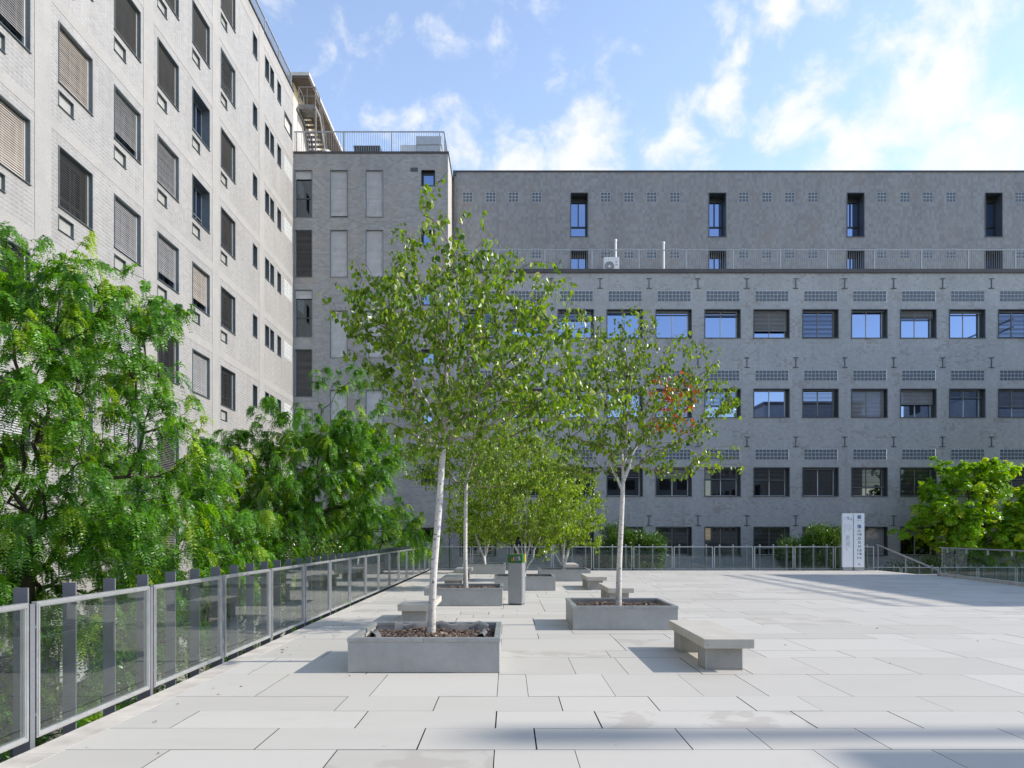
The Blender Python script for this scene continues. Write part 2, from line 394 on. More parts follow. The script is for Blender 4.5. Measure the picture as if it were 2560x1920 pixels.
def np_mesh(name, V, Fq, mat, tint=None, smooth=False):
    me = bpy.data.meshes.new(name)
    V = np.asarray(V, np.float32); Fq = np.asarray(Fq, np.int32)
    me.vertices.add(len(V)); me.vertices.foreach_set('co', V.ravel())
    k = Fq.shape[1]
    me.loops.add(Fq.size); me.loops.foreach_set('vertex_index', Fq.ravel())
    me.polygons.add(len(Fq)); me.polygons.foreach_set('loop_start', np.arange(0, Fq.size, k, dtype=np.int32))
    me.polygons.foreach_set('loop_total', np.full(len(Fq), k, np.int32))
    if tint is not None:
        at = me.color_attributes.new('tint', 'FLOAT_COLOR', 'POINT')
        t4 = np.ones((len(V), 4), np.float32); t4[:, :tint.shape[1]] = tint
        at.data.foreach_set('color', t4.ravel())
    me.materials.append(mat); me.update(calc_edges=True); me.validate()
    me.polygons.foreach_set('use_smooth', [bool(smooth)]*len(me.polygons))
    return me

# pixel of the photograph -> place on a known vertical plane
def uX(px, Y): return (px-CX)*Y/F
def uZ(py, Y): return HC+(CY-py)*Y/F
XL = -11.6
def lY(px): return F*(-XL)/(CX-px)

# ------------------------------------------------------------------ setting: ground, plaza
def setting():
    m = MB(); m.quad((-900, -900, -4.2), (900, -900, -4.2), (900, 2500, -4.2), (-900, 2500, -4.2))
    tag(m.build('ground', M['court']), kind='structure')
    # plaza body
    outline = [(-3.66, -14), (15.0, -14), (15.0, 12.0), (17.55, 30.1), (17.28, 30.1), (17.28, 34.95), (-3.66, 34.95)]
    m = MB(); n = len(outline)
    m.v = [(x, y, -.032) for x, y in outline]+[(x, y, -4.19) for x, y in outline]
    m.f = [tuple(range(n))]+[(i, n+i, n+(i+1) % n, (i+1) % n) for i in range(n)]; m.mi = [0]*(n+1)
    o = m.build('plaza_base', [M['joint'], M['concrete']]); tag(o, kind='structure')
    o.data.polygons.foreach_set('material_index', [0]+[1]*n)
    # slabs
    def xr(y):
        if y >= 30.1: return 17.28
        if y >= 12: return 15.0+(y-12)/(18.1)*2.55
        return 15.0
    rng = random.Random(11)
    rows = [(5.06, 5.69, [-2.6, -1.32, -.108, .506, 2.34, 3.25, 4.6, 6.4]), (5.69, 6.32, [-1.96, -.71, .215, 1.42, 2.03, 2.95, 4.17, 5.9]),
            (6.32, 6.94, [-2.9, -1.32, -.114, .80, 2.64, 3.55, 4.77, 6.5]), (6.94, 7.57, [-1.64, -.715, .51, 1.42, 2.33, 2.95, 4.17, 5.6, 7.4]),
            (7.57, 8.77, [-2.6, -1.43, -.12, .2, 1.096, 2.0, 2.67, 3.53, 5.34, 6.8]), (8.77, 9.97, [-3.1, -1.7, -.12, .8, 1.42, 2.3, 2.9, 3.8, 4.9, 6.3])]
    y = 9.97; hs = [.6, .6, 1.2, .6, .6, .6, 1.2]
    i = 0
    while y < 34.5:
        h = hs[rng.randrange(len(hs))]; y1 = min(34.93, y+h)
        if 34.93-y1 < .3: y1 = 34.93
        rows.append((y, y1, None)); y = y1
    y = 5.06
    while y > -13.5:
        h = .62; rows.append((y-h, y, None)); y -= h
    V = []; Fq = []; T = []
    for (y0, y1, js) in rows:
        x0 = -3.42; xe = xr(y0)
        if js is None: js = []; x = x0+rng.choice([.6, .9, 1.2, 1.8]); cur = js
        else: cur = list(js); x = cur[-1]+rng.choice([1.2, 1.8])
        while x < xe-.5: cur.append(x); x += rng.choice([.6, .9, .9, 1.2, 1.2, 1.5, 1.8, 1.8, 2.1])
        ed = [x0]+cur+[None]
        for a, b in zip(ed[:-1], ed[1:]):
            last = b is None
            g = rng.choice([.002, .003, .004, .005, .006]); gy = rng.choice([.0015, .002, .003, .005])
            bl, bu = (xr(y0), xr(y1)) if last else (b-g, b-g)
            z = rng.uniform(-.0012, .0012)
            zs = [z+rng.uniform(-.0006, .0006) for _ in range(4)]
            c = [(a+g, y0+gy), (bl, y0+gy), (bu, y1-gy), (a+g, y1-gy)]
            k = len(V)
            V += [(p[0], p[1], q) for p, q in zip(c, zs)]+[(p[0], p[1], -.03) for p in c]
            Fq += [(k, k+1, k+2, k+3)]+[(k+j, k+4+j, k+4+(j+1) % 4, k+(j+1) % 4) for j in range(4)]
            damp = 1.0 if (y0 == 5.06 and abs(a+1.32) < .01) else (1.0 if rng.random() < .03 else 0.0)
            T += [(rng.random()**.8, damp, 0)]*8
    me = np_mesh('pavement', np.array(V), np.array(Fq), M['paving'], np.array(T, np.float32))
    me.materials.append(M['joint']); me.polygons.foreach_set('material_index', [0, 1, 1, 1, 1]*(len(Fq)//5))
    tag(link('pavement', me), kind='structure')
    # edge stones along the left rim of the plaza
    m = MB(); y = -13.9; rng = random.Random(3)
    while y < 34.9:
        y1 = min(34.93, y+rng.choice([1.2, 1.5, 1.8])); m.box(-3.69, -3.424, y+.003, y1-.003, -.10, rng.uniform(-.003, -.001)); y = y1
    tag(m.build('kerb', M['kerb_stone'], bevel=.004), kind='structure')
    # lower walk behind the far railing
    m = MB(); m.box(17.35, 46, 30.4, 36.8, -4.19, -1.02); tag(m.build('path', M['concrete']), kind='structure')
setting()

# ------------------------------------------------------------------ wall with openings
def wall_sheet(mb, axis, plane, u0, u1, z0, z1, holes, mi=0, flip=False):
    us = sorted({u0, u1, *[h[0] for h in holes], *[h[1] for h in holes]}); zs = sorted({z0, z1, *[h[2] for h in holes], *[h[3] for h in holes]})
    us = [u for u in us if u0-1e-6 <= u <= u1+1e-6]; zs = [z for z in zs if z0-1e-6 <= z <= z1+1e-6]
    for a, b in zip(us[:-1], us[1:]):
        if b-a < 1e-5: continue
        cu = (a+b)/2
        col = [h for h in holes if h[0] < cu < h[1]]
        run = None
        for c, d in zip(zs[:-1], zs[1:]):
            cz = (c+d)/2
            solid = not any(h[2] < cz < h[3] for h in col)
            if solid: run = (run[0], d) if run else (c, d)
            if (not solid or d == zs[-1]) and run:
                p = [(a, run[0]), (b, run[0]), (b, run[1]), (a, run[1])]
                q = [(u, plane, z) if axis == 0 else (plane, u, z) for u, z in p]
                mb.quad(*q, mi=mi); run = None

def reveal_mb(w, h, d, t=.035, proud=.025, mb=None, mi=0, back=True):
    """metal lining of an opening: local x right, y inward, z up, origin at the lower left corner"""
    mb = mb or MB()
    mb.box(0, t, -proud, d, 0, h, mi); mb.box(w-t, w, -proud, d, 0, h, mi)
    mb.box(t, w-t, -proud, d, h-t, h, mi); mb.box(-.02, w+.02, -proud-.02, d, -t*.8, -.002, mi)
    return mb
def slats_mb(w, z0, z1, y, pitch, depth, tilt, th=.007, mi=0, seed=0, mb=None):
    mb = mb or MB(); rng = random.Random(seed); z = z1-pitch/2
    while z > z0:
        a = tilt+rng.uniform(-.05, .05)
        mt = Matrix.Translation((w/2, y, z)) @ Matrix.Rotation(a, 4, 'X')
        mb.box(-w/2, w/2, -depth/2, depth/2, -th/2, th/2, mi, mt); z -= pitch
    return mb
_cache = {}
def cached(key, fn):
    if key not in _cache: _cache[key] = fn()
    return _cache[key]

def glass_blocks(w, h, nx, nz, key, mg, mbk):
    def mk():
        f = MB(); f.box(0, w, .0, .12, 0, h); return f.mesh('glass_block_window', M[mg])
    def mkb():
        b = MB(); sx, sz = (w-.02)/nx, (h-.02)/nz; g = .02
        for i in range(nx):
            for j in range(nz):
                x = .01+i*sx; z = .01+j*sz
                b.box(x+g, x+sx-g, -.012, .10, z+g, z+sz-g)
        return b.mesh('glass_block', M[mbk])
    return cached(('gb', key), mk), cached(('gbb', key), mkb)

# ------------------------------------------------------------------ left building (pale, sunlit)
def left_building():
    base = (XL, 20, -4.2)
    root = thing('tiled_building', 'tall pale sunlit building with rows of shuttered windows along the left', 'building', base)
    off = inv(base)
    TOP = 25.5; YE = 39.84
    tops = [14.9+3.2*k for k in range(-5, 4)]
    cols = [19.04+2.685*k for k in (-3, -2, -1, 0, 1, 2, 3, 4)]
    W_, H_ = 1.55, 1.57
    big = []; small = []; slots = []
    for ci, y in enumerate(cols):
        for ti, t in enumerate(tops):
            big.append((y, t-H_, ci, ti)); small.append((y, t-H_-.22-.38, ci, ti))
    for y in (33.5, 35.18, 35.93, 37.05):
        for t in tops: slots.append((y, t-.98))
    holes = [(y, y+W_, z, z+H_) for y, z, _, _ in big]+[(y, y+.66, z, z+.40) for y, z, _, _ in small]+[(y, y+.58, z, z+.98) for y, z in slots]
    blocks = [(38.2, t-.85) for t in tops[:-1]]
    holes += [(y, y+1.3, z, z+.85) for y, z in blocks]; holes.append((38.2, 39.55, 22.8, 23.6))
    m = MB()
    wall_sheet(m, 1, XL, -8, YE, -4.19, TOP, holes)
    m.quad((XL, -8, TOP), (XL, YE, TOP), (XL-14, YE, TOP), (XL-14, -8, TOP))
    m.quad((XL, -8, -4.19), (XL, -8, TOP), (XL-14, -8, TOP), (XL-14, -8, -4.19))
    m.build('wall', M['tile_pale'], root, off)
    # smooth piers and floor bands
    piers = [13.03, 18.41, 23.8, 29.25, 34.67]
    pm = MB()
    for c in piers: pm.box(XL-.05, XL+.012, c-.33, c+.33, -4.19, TOP-.002)
    pm.build('pier', M['pebbledash'], root, off)
    bm_ = MB(); ed = [-8]+piers+[YE]
    for t in tops:
        for a, b in zip(ed[:-1], ed[1:]):
            bm_.box(XL-.05, XL+.008, a+(.331 if a > 0 else 0), b-(.331 if b < YE else 0.01), t+.28, t+.62)
    bm_.build('floor_band', M['pebbledash'], root, off)
    # windows
    rng = random.Random(21)
    looks = {}
    fixed = {(3, 7): 'b', (3, 6): 'd', (3, 5): 'd', (2, 6): 'b', (2, 7): 's_gap', (2, 5): 'b', (4, 6): 's_gap', (4, 7): 'd', (4, 5): 'd', (5, 7): 'd', (5, 6): 's_gap', (5, 5): 'd',
             (6, 7): 'glass', (6, 6): 'b_gap', (6, 5): 'd', (7, 7): 'd', (7, 6): 'd', (7, 5): 'd', (7, 8): 'd', (4, 8): 'd', (6, 8): 'glass'}
    fixed = {}
    names = {(2, 4): 's', (2, 5): 's_gap', (3, 5): 'b', (3, 4): 'd', (3, 3): 'd', (4, 6): 'd', (4, 5): 'd', (4, 4): 's_gap', (4, 3): 'd', (4, 2): 's_gap', (4, 1): 'd'}
    # row index from the top of the picture: tops[5] = 14.9
    lay = {2: {6: 's_gap', 5: 's_gap', 4: 'b', 3: 'd'}, 3: {6: 'd', 5: 'b', 4: 'd', 3: 's'}, 4: {7: 'd', 6: 'd', 5: 's_gap', 4: 'd', 3: 's', 2: 's_gap', 1: 's'},
           5: {7: 'd', 6: 'd', 5: 'd', 4: 's_gap', 3: 'd', 2: 'd', 1: 'd', 0: 'glass'}, 6: {7: 'd', 6: 'glass', 5: 'glass', 4: 'b_gap', 3: 's', 2: 'glass', 1: 'glass'}, 7: {8: 'd', 7: 'd', 6: 'd', 5: 'd', 4: 'd', 3: 'd', 2: 'd', 1: 'd'}}
    mats = {'b': 'slat_beige', 's': 'slat_silver', 'd': 'slat_dark'}
    for (y, z, ci, ti) in big:
        look = lay.get(ci, {}).get(ti) or rng.choice(['d', 's', 'b', 'd', 's_gap'])
        if look == 'd' and (ci*7+ti*3) % 5 == 0: look = 's'
        fr = cached('lrev', lambda: reveal_mb(W_, H_, .34, .024).mesh('window', M['reveal']))
        w = link('window', fr, root, (XL+off[0], y+off[1], z+off[2]), math.pi/2)
        def pn():
            q = MB(); q.box(.035, W_-.035, .30, .33, .0, H_-.035, 0)
            for a, b in ((.035, .085), (W_-.085, W_-.035), (W_*.62, W_*.62+.05)): q.box(a, b, .272, .30, 0, H_-.035, 1)
            q.box(.085, W_-.085, .274, .30, 0, .06, 1); q.box(.085, W_-.085, .274, .30, .42, .47, 1); q.box(.085, W_-.085, .274, .30, H_-.1, H_-.036, 1)
            return q.mesh('pane', [M['pane_blue'], M['reveal']])
        link('pane', cached('lpane', pn), w)
        if look != 'glass':
            gap = .3 if look.endswith('gap') else 0.0
            kind = look[0]; v = rng.randrange(2)
            tl = {'b': 1.05, 's': 1.0, 'd': .45}[kind]
            me = cached(('lbl', kind, gap, v), lambda: slats_mb(W_-.075, gap, H_-.04, .11, .060, .062 if kind != 'd' else .055, tl, seed=v).mesh('blind', M[mats[kind]]))
            link('blind', me, w, (.037, 0, 0))
            gm = cached('guide', lambda: (lambda g: (g.box(W_-.066, W_-.026, .09, .15, 0, H_-.036), g)[1])(MB()).mesh('blind_guide', M['alu_matt']))
            link('blind_guide', gm, w)
    for (y, z, ci, ti) in small:
        fr = cached('lsm', lambda: reveal_mb(.66, .40, .2, .016, .018).mesh('small_window', M['reveal']))
        w = link('small_window', fr, root, (XL+off[0], y+off[1], z+off[2]), math.pi/2)
        link('pane', cached('lsp', lambda: (lambda q: (q.box(.016, .644, .065, .09, 0, .384), q)[1])(MB()).mesh('pane', M['pane_frost'])), w)
    for (y, z) in slots:
        fr = cached('lsl', lambda: reveal_mb(.58, .98, .3, .03, .02).mesh('slot_window', M['reveal']))
        w = link('slot_window', fr, root, (XL+off[0], y+off[1], z+off[2]), math.pi/2)
        link('pane', cached('lslp', lambda: (lambda q: (q.box(.03, .55, .25, .28, 0, .95), q)[1])(MB()).mesh('pane', M['pane_dim_reflection'])), w)
    for (y, z) in blocks:
        f, b = glass_blocks(1.3, .85, 5, 4, 'left', 'grout_pale', 'block_pale')
        w = link('glass_block_window', f, root, (XL+off[0]+.004, y+off[1], z+off[2]), math.pi/2); link('glass_block', b, w)
    w = link('window', reveal_mb(1.35, .8, .25, .03, .02).mesh('window', M['reveal']), root, (XL+off[0], 38.2+off[1], 22.8+off[2]), math.pi/2)
    q = MB(); q.box(.03, 1.32, .1, .13, 0, .77); q.build('pane', M['offwhite'], w)
    # coping, roof railing
    c = MB(); c.box(XL-.3, XL+.06, -8, YE, TOP+.001, TOP+.07); c.build('coping', M['coping'], root, off)
    r = MB(); y = 14.0
    while y < 39.8:
        r.box(XL-.12, XL-.10, y-.01, y+.01, TOP+.07, TOP+.88); y += .14
    y = 14.0
    while y < 39.9: r.box(XL-.135, XL-.085, y-.025, y+.025, TOP+.07, TOP+.92); y += 2.15
    r.box(XL-.14, XL-.08, 13.9, 39.8, TOP+.92, TOP+.97); r.box(XL-.125, XL-.095, 13.9, 39.8, TOP+.14, TOP+.17)
    r.build('roof_railing', M['galv'], root, off)
    h = MB(); h.box(XL-.55, XL-.15, 36.3, 36.6, TOP+.07, TOP+.55); h.build('roof_vent', M['coping'], root, off)
    # wall that goes on above the lower block, and the roof house
    m = MB(); m.box(XL-14, XL, YE+.002, 54, -4.19, TOP-.2); m.build('rear_wall', M['offwhite'], root, off)
    m = MB(); m.box(XL-6, XL-.45, 41.4, 53, TOP-.198, 27.0); m.build('roof_house', M['cream'], root, off)
    m = MB(); m.box(XL-6.5, XL+.5, 41.0, 53.5, 27.0, 27.12); m.build('soffit', M['underside_shade'], root, off); m = MB(); m.box(XL-6.5, XL+.55, 40.95, 53.6, 27.122, 27.3); m.build('eaves', M['offwhite'], root, off)  # soffit colour darkened to stand for the shade under the eaves
    m = MB(); m.box(XL-2.4, XL-.46, 41.37, 41.399, TOP-.1, 26.9); m.build('roof_house_shutter', M['slat_grey'], root, off)
    m = MB()
    m.tube([(XL+.06, 40.3, 24.9), (XL+.06, 43.2, 24.85), (XL+.06, 44.6, 23.2), (XL+.06, 44.6, 22.3)], [.06]*4, 8); m.build('gutter_pipe', M['rust'], root, off)
left_building()

# ------------------------------------------------------------------ middle block
YM = 39.84; XMR = uX(1120, YM); ZM = uZ(384, YM)
YU = 42.6; YLW = 40.3
def middle_block():
    base = ((XL+XMR)/2, YM, -4.2); off = inv(base)
    root = thing('tiled_building', 'grey brown tiled block with tall shuttered windows in the corner between the other two buildings', 'building', base)
    c1, c2, c3, cs = (736.9, 780.8), (825.4, 869.5), (914.6, 958), (1053.2, 1087.7)
    H = 117.5
    wins = []
    rng = random.Random(5)
    look1 = {425: 'half', 574.6: 'd', 724: 'half', 873: 'd', 1022: 's', 1171: 'd'}
    for t in (425, 574.6, 724, 873, 1022, 1171, 1320): wins.append((c1, t, H, look1.get(t, 's')))
    for c in (c2, c3):
        for t in (425, 574.6, 776, 974, 1172): wins.append((c, t, H, 's'))
    for t in (425, 574.6, 724, 873, 1022, 1171.5, 1318): wins.append((cs, t, 38.6, 'sq'))
    L = [(uX(a, YM), uX(b, YM), uZ(t+h, YM), uZ(t, YM), k) for (a, b), t, h, k in wins]
    m = MB(); wall_sheet(m, 0, YM, XL+.001, XMR, -4.19, ZM, [w[:4] for w in L])
    m.build('wall', M['tile_mid'], root, off)
    m = MB(); m.quad((XMR, YM, -4.19), (XMR, 56, -4.19), (XMR, 56, ZM), (XMR, YM, ZM)); m.quad((XL, YM, ZM), (XMR, YM, ZM), (XMR, 56, ZM), (XL, 56, ZM))
    m.build('side_wall', M['tile_side'], root, off)
    m = MB(); m.box(XL+.002, XMR+.05, YM-.05, YM+.25, ZM+.001, ZM+.10); m.box(XMR-.25, XMR+.05, YM+.251, 56, ZM+.001, ZM+.10); m.build('coping', M['coping'], root, off)
    for i, (x0, x1, z0, z1, k) in enumerate(L):
        w, h = x1-x0, z1-z0
        fr = cached(('mrev', round(w, 2), round(h, 2)), lambda: reveal_mb(w, h, .22 if k != 'sq' else .3, .028, .012).mesh('window', M['reveal'] if k != 'sq' else M['black_frame']))
        o = link('window', fr, root, (x0+off[0], YM+off[1], z0+off[2]))
        if k == 'sq':
            q = MB(); q.box(.03, w-.03, .24, .27, .02, h-.03, 0)
            q.box(.03, .11, .2, .24, .02, h-.03, 1); q.box(w-.11, w-.03, .2, .24, .02, h-.03, 1); q.box(.11, w-.11, .2, .24, h-.18, h-.03, 1); q.box(.11, w-.11, .2, .24, .02, .1, 1)
            q.build('pane', [M['pane_blue'] if z0 > 6 else M['pane_dim_reflection'], M['black_frame']], o)  # low panes take the dimmer reflection tint too
        else:
            q = MB(); q.box(.03, w-.03, .17, .20, 0, h-.03, 0); q.box(.03, w-.03, .14, .17, h*.40, h*.40+.06, 1); q.box(.03, .08, .14, .17, 0, h-.03, 1); q.box(w-.08, w-.03, .14, .17, 0, h-.03, 1)
            q.build('pane', [M['pane_dim_reflection'], M['charcoal']], o)
            lo = {'half': h*.82, 's': .03+rng.choice([0, 0, .06]), 'd': .02}[k]
            b = slats_mb(w-.07, lo, h-.03, .09, .062, .066, 1.15 if k != 'd' else .55, seed=i)
            b.build('blind', M['slat_light'] if k != 'd' else M['slat_grey'], o, (.035, 0, 0))
            g = MB(); g.box(w-.045, w-.03, .04, .12, 0, h-.03); g.box(.03, .045, .04, .12, 0, h-.03); g.build('blind_guide', M['alu_matt'], o)
    v = MB(); x0, x1 = uX(1026.7, YM), uX(1044.8, YM); z0, z1 = uZ(428.8, YM), uZ(419.6, YM)
    v.box(x0, x1, YM-.03, YM-.004, z0, z1); slats_mb(x1-x0, 0, z1-z0, 0, .05, .04, .6, mb=(vv := MB()))
    for p in vv.v: pass
    v.build('vent_grille', M['charcoal'], root, off)
    # roof railing
    r = MB(); zt = uZ(331.7, YM+.2); yr = YM+.16
    px = [740.5, 859.8, 979, 1099]
    for p in px: x = uX(p, yr); r.box(x-.03, x+.03, yr-.03, yr+.03, ZM+.1, zt)
    xe = uX(1109.8, yr)
    r.box(uX(734, yr), xe, yr-.03, yr+.03, zt, zt+.05); r.box(uX(734, yr), xe, yr-.012, yr+.012, ZM+.17, ZM+.195)
    x = uX(736, yr)
    while x < xe: r.box(x-.008, x+.008, yr-.008, yr+.008, ZM+.1, zt); x += .125
    r.box(xe-.03, xe+.03, yr+.031, 55, zt, zt+.05); y = yr+.15
    while y < 50: r.box(xe-.008, xe+.008, y-.008, y+.008, ZM+.1, zt); y += .125
    r.build('roof_railing', M['galv'], root, off)
middle_block()

# ------------------------------------------------------------------ right building
XR_END = 36.0
def right_building():
    base = (14, YLW, -4.2); off = inv(base)
    root = thing('tiled_building', 'long blue grey tiled building with wide window rows and a set back top storey', 'building', base)
    ZT = uZ(683, YLW); ZU = uZ(430.5, YU)
    rowsw = [(773, 844.4), (970.9, 1043), (1168.3, 1239.7), (1317, 1388)]
    rowsb = [(726.8, 754.2), (924.6, 952.4), (1122.8, 1149.8)]
    rowsi = [(696, 721.8), (894.5, 919.6), (1091, 1117.4), (1289, 1314.4)]
    ks = list(range(-7, 6))
    wx = [2005.8+122.3*k for k in ks]
    WW, HH = 90.6*YLW/F, 71.5*YLW/F
    wins = []; blks = []
    for ri, (a, b) in enumerate(rowsw):
        for k, p in zip(ks, wx): wins.append((uX(p, YLW), uZ(b, YLW), ri, k))
    for ri, (a, b) in enumerate(rowsb):
        for k, p in zip(ks, wx): blks.append((uX(p+4.5, YLW), uZ(b, YLW)))
    BW, BH = 84*YLW/F, 27.4*YLW/F
    m = MB()
    holes = [(x, x+WW, z, z+HH) for x, z, _, _ in wins]+[(x, x+BW, z, z+BH) for x, z in blks]
    wall_sheet(m, 0, YLW, XMR+.001, XR_END, -4.19, ZT, holes)
    m.quad((XR_END, YLW, -4.19), (XR_END, 58, -4.19), (XR_END, 58, ZT), (XR_END, YLW, ZT))
    m.build('wall', M['tile_grey'], root, off)
    m = MB(); m.box(XMR+.002, XR_END+.1, YLW-.09, YLW+.35, ZT+.002, ZT+.21); m.build('coping', M['coping'], root, off)
    m = MB(); m.quad((XMR, YLW+.351, ZT+.15), (XR_END, YLW+.351, ZT+.15), (XR_END, YU, ZT+.15), (XMR, YU, ZT+.15)); m.build('terrace', M['concrete'], root, off)
    lv = {(0, -2): .16, (0, -1): .72, (0, 0): 1.0, (0, 1): .04, (0, 2): .28, (0, 3): .10, (0, 4): 1.0, (0, -3): .1, (0, -4): .08, (0, -5): .3,
          (1, -2): .55, (1, -1): .0, (1, 0): 1.0, (1, 1): 1.0, (1, 2): .52, (1, 3): .28, (1, 4): .6,
          (2, -5): .35, (2, -4): .33, (2, -3): .36, (2, -2): .4, (2, -1): .42, (2, 0): .06, (2, 1): .68, (2, 2): 1.0, (2, 3): .5, (2, 4): .4,
          (3, -5): 1.0, (3, -4): 1.0, (3, -3): 1.0, (3, -2): 1.0, (3, -1): .75, (3, 0): 1.0, (3, 1): 1.0, (3, 2): .3, (3, 3): .5}
    rng = random.Random(9)
    for (x, z, ri, k) in wins:
        D = .42
        fr = cached('rrev', lambda: reveal_mb(WW, HH, D, .04, .03).mesh('window', M['charcoal']))
        o = link('window', fr, root, (x+off[0], YLW+off[1], z+off[2]))
        def pn(mat):
            q = MB(); q.box(.04, WW-.04, D-.06, D-.03, .0, HH-.04, 0)
            for a, b in ((.04, .075), (WW/2-.04, WW/2), (WW-.17, WW-.13)): q.box(a, b, D-.10, D-.06, 0, HH-.04, 1)
            q.box(.075, WW-.17, D-.098, D-.06, 0, .04, 1); q.box(.075, WW-.17, D-.098, D-.06, HH-.085, HH-.041, 1)
            q.box(WW-.13, WW-.04, D-.14, D-.06, 0, HH-.04, 2)
            return q.mesh('pane', [M[mat], M['alu_matt'], M['charcoal']])
        pm = 'pane_blue' if ri < 2 else 'pane_dim_reflection'  # lower rows get duller glass, a dark reflection put into its tint
        link('pane', cached(('rpane', pm), lambda: pn(pm)), o)
        d = lv.get((ri, k)); d = rng.choice([.1, .3, .55, 1.0]) if d is None else d
        if d > .01:
            closed = rng.random() < .3
            lo = max(.02, HH*(1-d))
            me = cached(('rbl', round(d, 2), closed), lambda: slats_mb(WW-.16, lo, HH-.05, .16, .072, .068, .95 if closed else .22, seed=int(d*100)).mesh('blind', M['slat_grey'] if closed else M['slat_dark']))
            link('blind', me, o, (.045, 0, 0))
            if d < .99:
                bb = cached(('rbb', round(d, 2)), lambda: (lambda g: (g.box(.045, WW-.11, .13, .19, lo-.055, lo-.01), g)[1])(MB()).mesh('blind_rail', M['reveal'])); link('blind_rail', bb, o)
    f, b = glass_blocks(BW, BH, 9, 3, 'right', 'grout', 'block')
    for (x, z) in blks:
        o = link('glass_block_window', f, root, (x+off[0], YLW+.01+off[1], z+off[2])); link('glass_block', b, o)
    def anchor():
        q = MB(); h = 25.8*YLW/F; w = 13*YLW/F
        q.box(-.018, .018, -.03, 0.004, .035, h-.035); q.box(-w/2, w/2, -.03, .004, 0, .035); q.box(-w/2, w/2, -.03, .004, h-.035, h); return q.mesh('wall_anchor', M['charcoal'])
    an = anchor()
    for (a, b_) in rowsi:
        for k in ks: link('wall_anchor', an, root, (uX(2111.8+122.3*k, YLW)+off[0], YLW-.006+off[1], uZ(b_, YLW)+off[2]))
    # upper storey
    tw = [1426.3+345.3*k for k in range(0, 5)]; TWW = 44*YU/F
    zt0, zt1 = uZ(591.4, YU), uZ(481.8, YU); zd1 = uZ(622.6, YU); zd0 = ZT+.16
    gb = []
    for k in range(0, 5):
        for d in (0, 58, 115, 173): gb.append(1156.4+345.3*k+d)
    GW, GH = 25*YU/F, 25.2*YU/F
    gr = [(uX(p, YU), uZ(505.4, YU)) for p in gb]+[(uX(p, YU), uZ(646, YU)) for p in gb]
    gr = [g for g in gr if g[0] < XR_END-2]
    tall = [(uX(p, YU), zt0, zt1-zt0) for p in tw if uX(p, YU) < XR_END-2]+[(uX(p, YU), zd0, zd1-zd0) for p in tw if uX(p, YU) < XR_END-2]
    m = MB(); wall_sheet(m, 0, YU, XMR+.06, XR_END, ZT+.1, ZU, [(x, x+TWW, z, z+h) for x, z, h in tall]+[(x, x+GW, z, z+GH) for x, z in gr])
    m.quad((XR_END, YU, ZT), (XR_END, 58, ZT), (XR_END, 58, ZU), (XR_END, YU, ZU)); m.quad((XMR+.06, YU, ZU), (XR_END, YU, ZU), (XR_END, 58, ZU), (XMR+.06, 58, ZU))
    m.build('upper_wall', M['tile_upper'], root, off)
    m = MB(); m.box(XMR+.06, XR_END+.05, YU-.05, YU+.3, ZU+.002, ZU+.085); m.build('upper_coping', M['coping'], root, off)
    for x, z, h in tall:
        o = link('tall_window', reveal_mb(TWW, h, .75, .035, .03).mesh('tall_window', M['charcoal']), root, (x+off[0], YU+off[1], z+off[2]))
        q = MB(); q.box(.035, TWW-.035, .70, .74, 0, h-.035, 0)
        for a, b2 in ((.035, .09), (TWW-.09, TWW-.035)): q.box(a, b2, .64, .70, 0, h-.035, 1)
        q.box(.09, TWW-.09, .64, .70, h-.30, h-.036, 1); q.box(.09, TWW-.09, .642, .70, 0, .05, 1); q.box(.09, TWW-.09, .642, .70, h*.30, h*.30+.08, 1); q.box(TWW/2-.03, TWW/2+.03, .642, .70, h*.30+.08, h-.30, 1)
        q.build('pane', [M['pane_blue'], M['black_frame']], o)
    f2, b2 = glass_blocks(GW, GH, 3, 3, 'upper', 'grout', 'block')
    for (x, z) in gr:
        o = link('glass_block_window', f2, root, (x+off[0], YU+.01+off[1], z+off[2])); link('glass_block', b2, o)
    # downpipe in the corner
    m = MB(); m.tube([(XMR+.16, YU-.1, ZT+.15), (XMR+.16, YU-.1, ZU-.25)], [.06, .06], 8); m.box(XMR+.07, XMR+.25, YU-.18, YU-.01, ZU-.25, ZU-.02); m.build('downpipe', M['charcoal'], root, off)
    m = MB(); m.box(XMR+.006, XMR+.05, YLW-.06, YLW-.004, -4.1, ZT-.01); m.build('expansion_joint', M['black_frame'], root, off)
    # terrace railing
    yr = YLW+.2; zt = uZ(626, yr); zb = ZT+.211
    r = MB(); p = 1362.5-117.6*2
    while uX(p, yr) < XR_END: x = uX(p, yr); r.box(x-.03, x+.03, yr-.03, yr+.03, zb, zt); p += 117.6
    r.box(XMR+.02, XR_END, yr-.028, yr+.028, zt, zt+.045); r.box(XMR+.02, XR_END, yr-.012, yr+.012, zb+.07, zb+.095)
    x = XMR+.1
    while x < XR_END: r.box(x-.005, x+.005, yr-.005, yr+.005, zb+.095, zt); x += .12
    r.build('terrace_railing', M['galv'], root, off)
    return ZT
ZTER = right_building()+.15

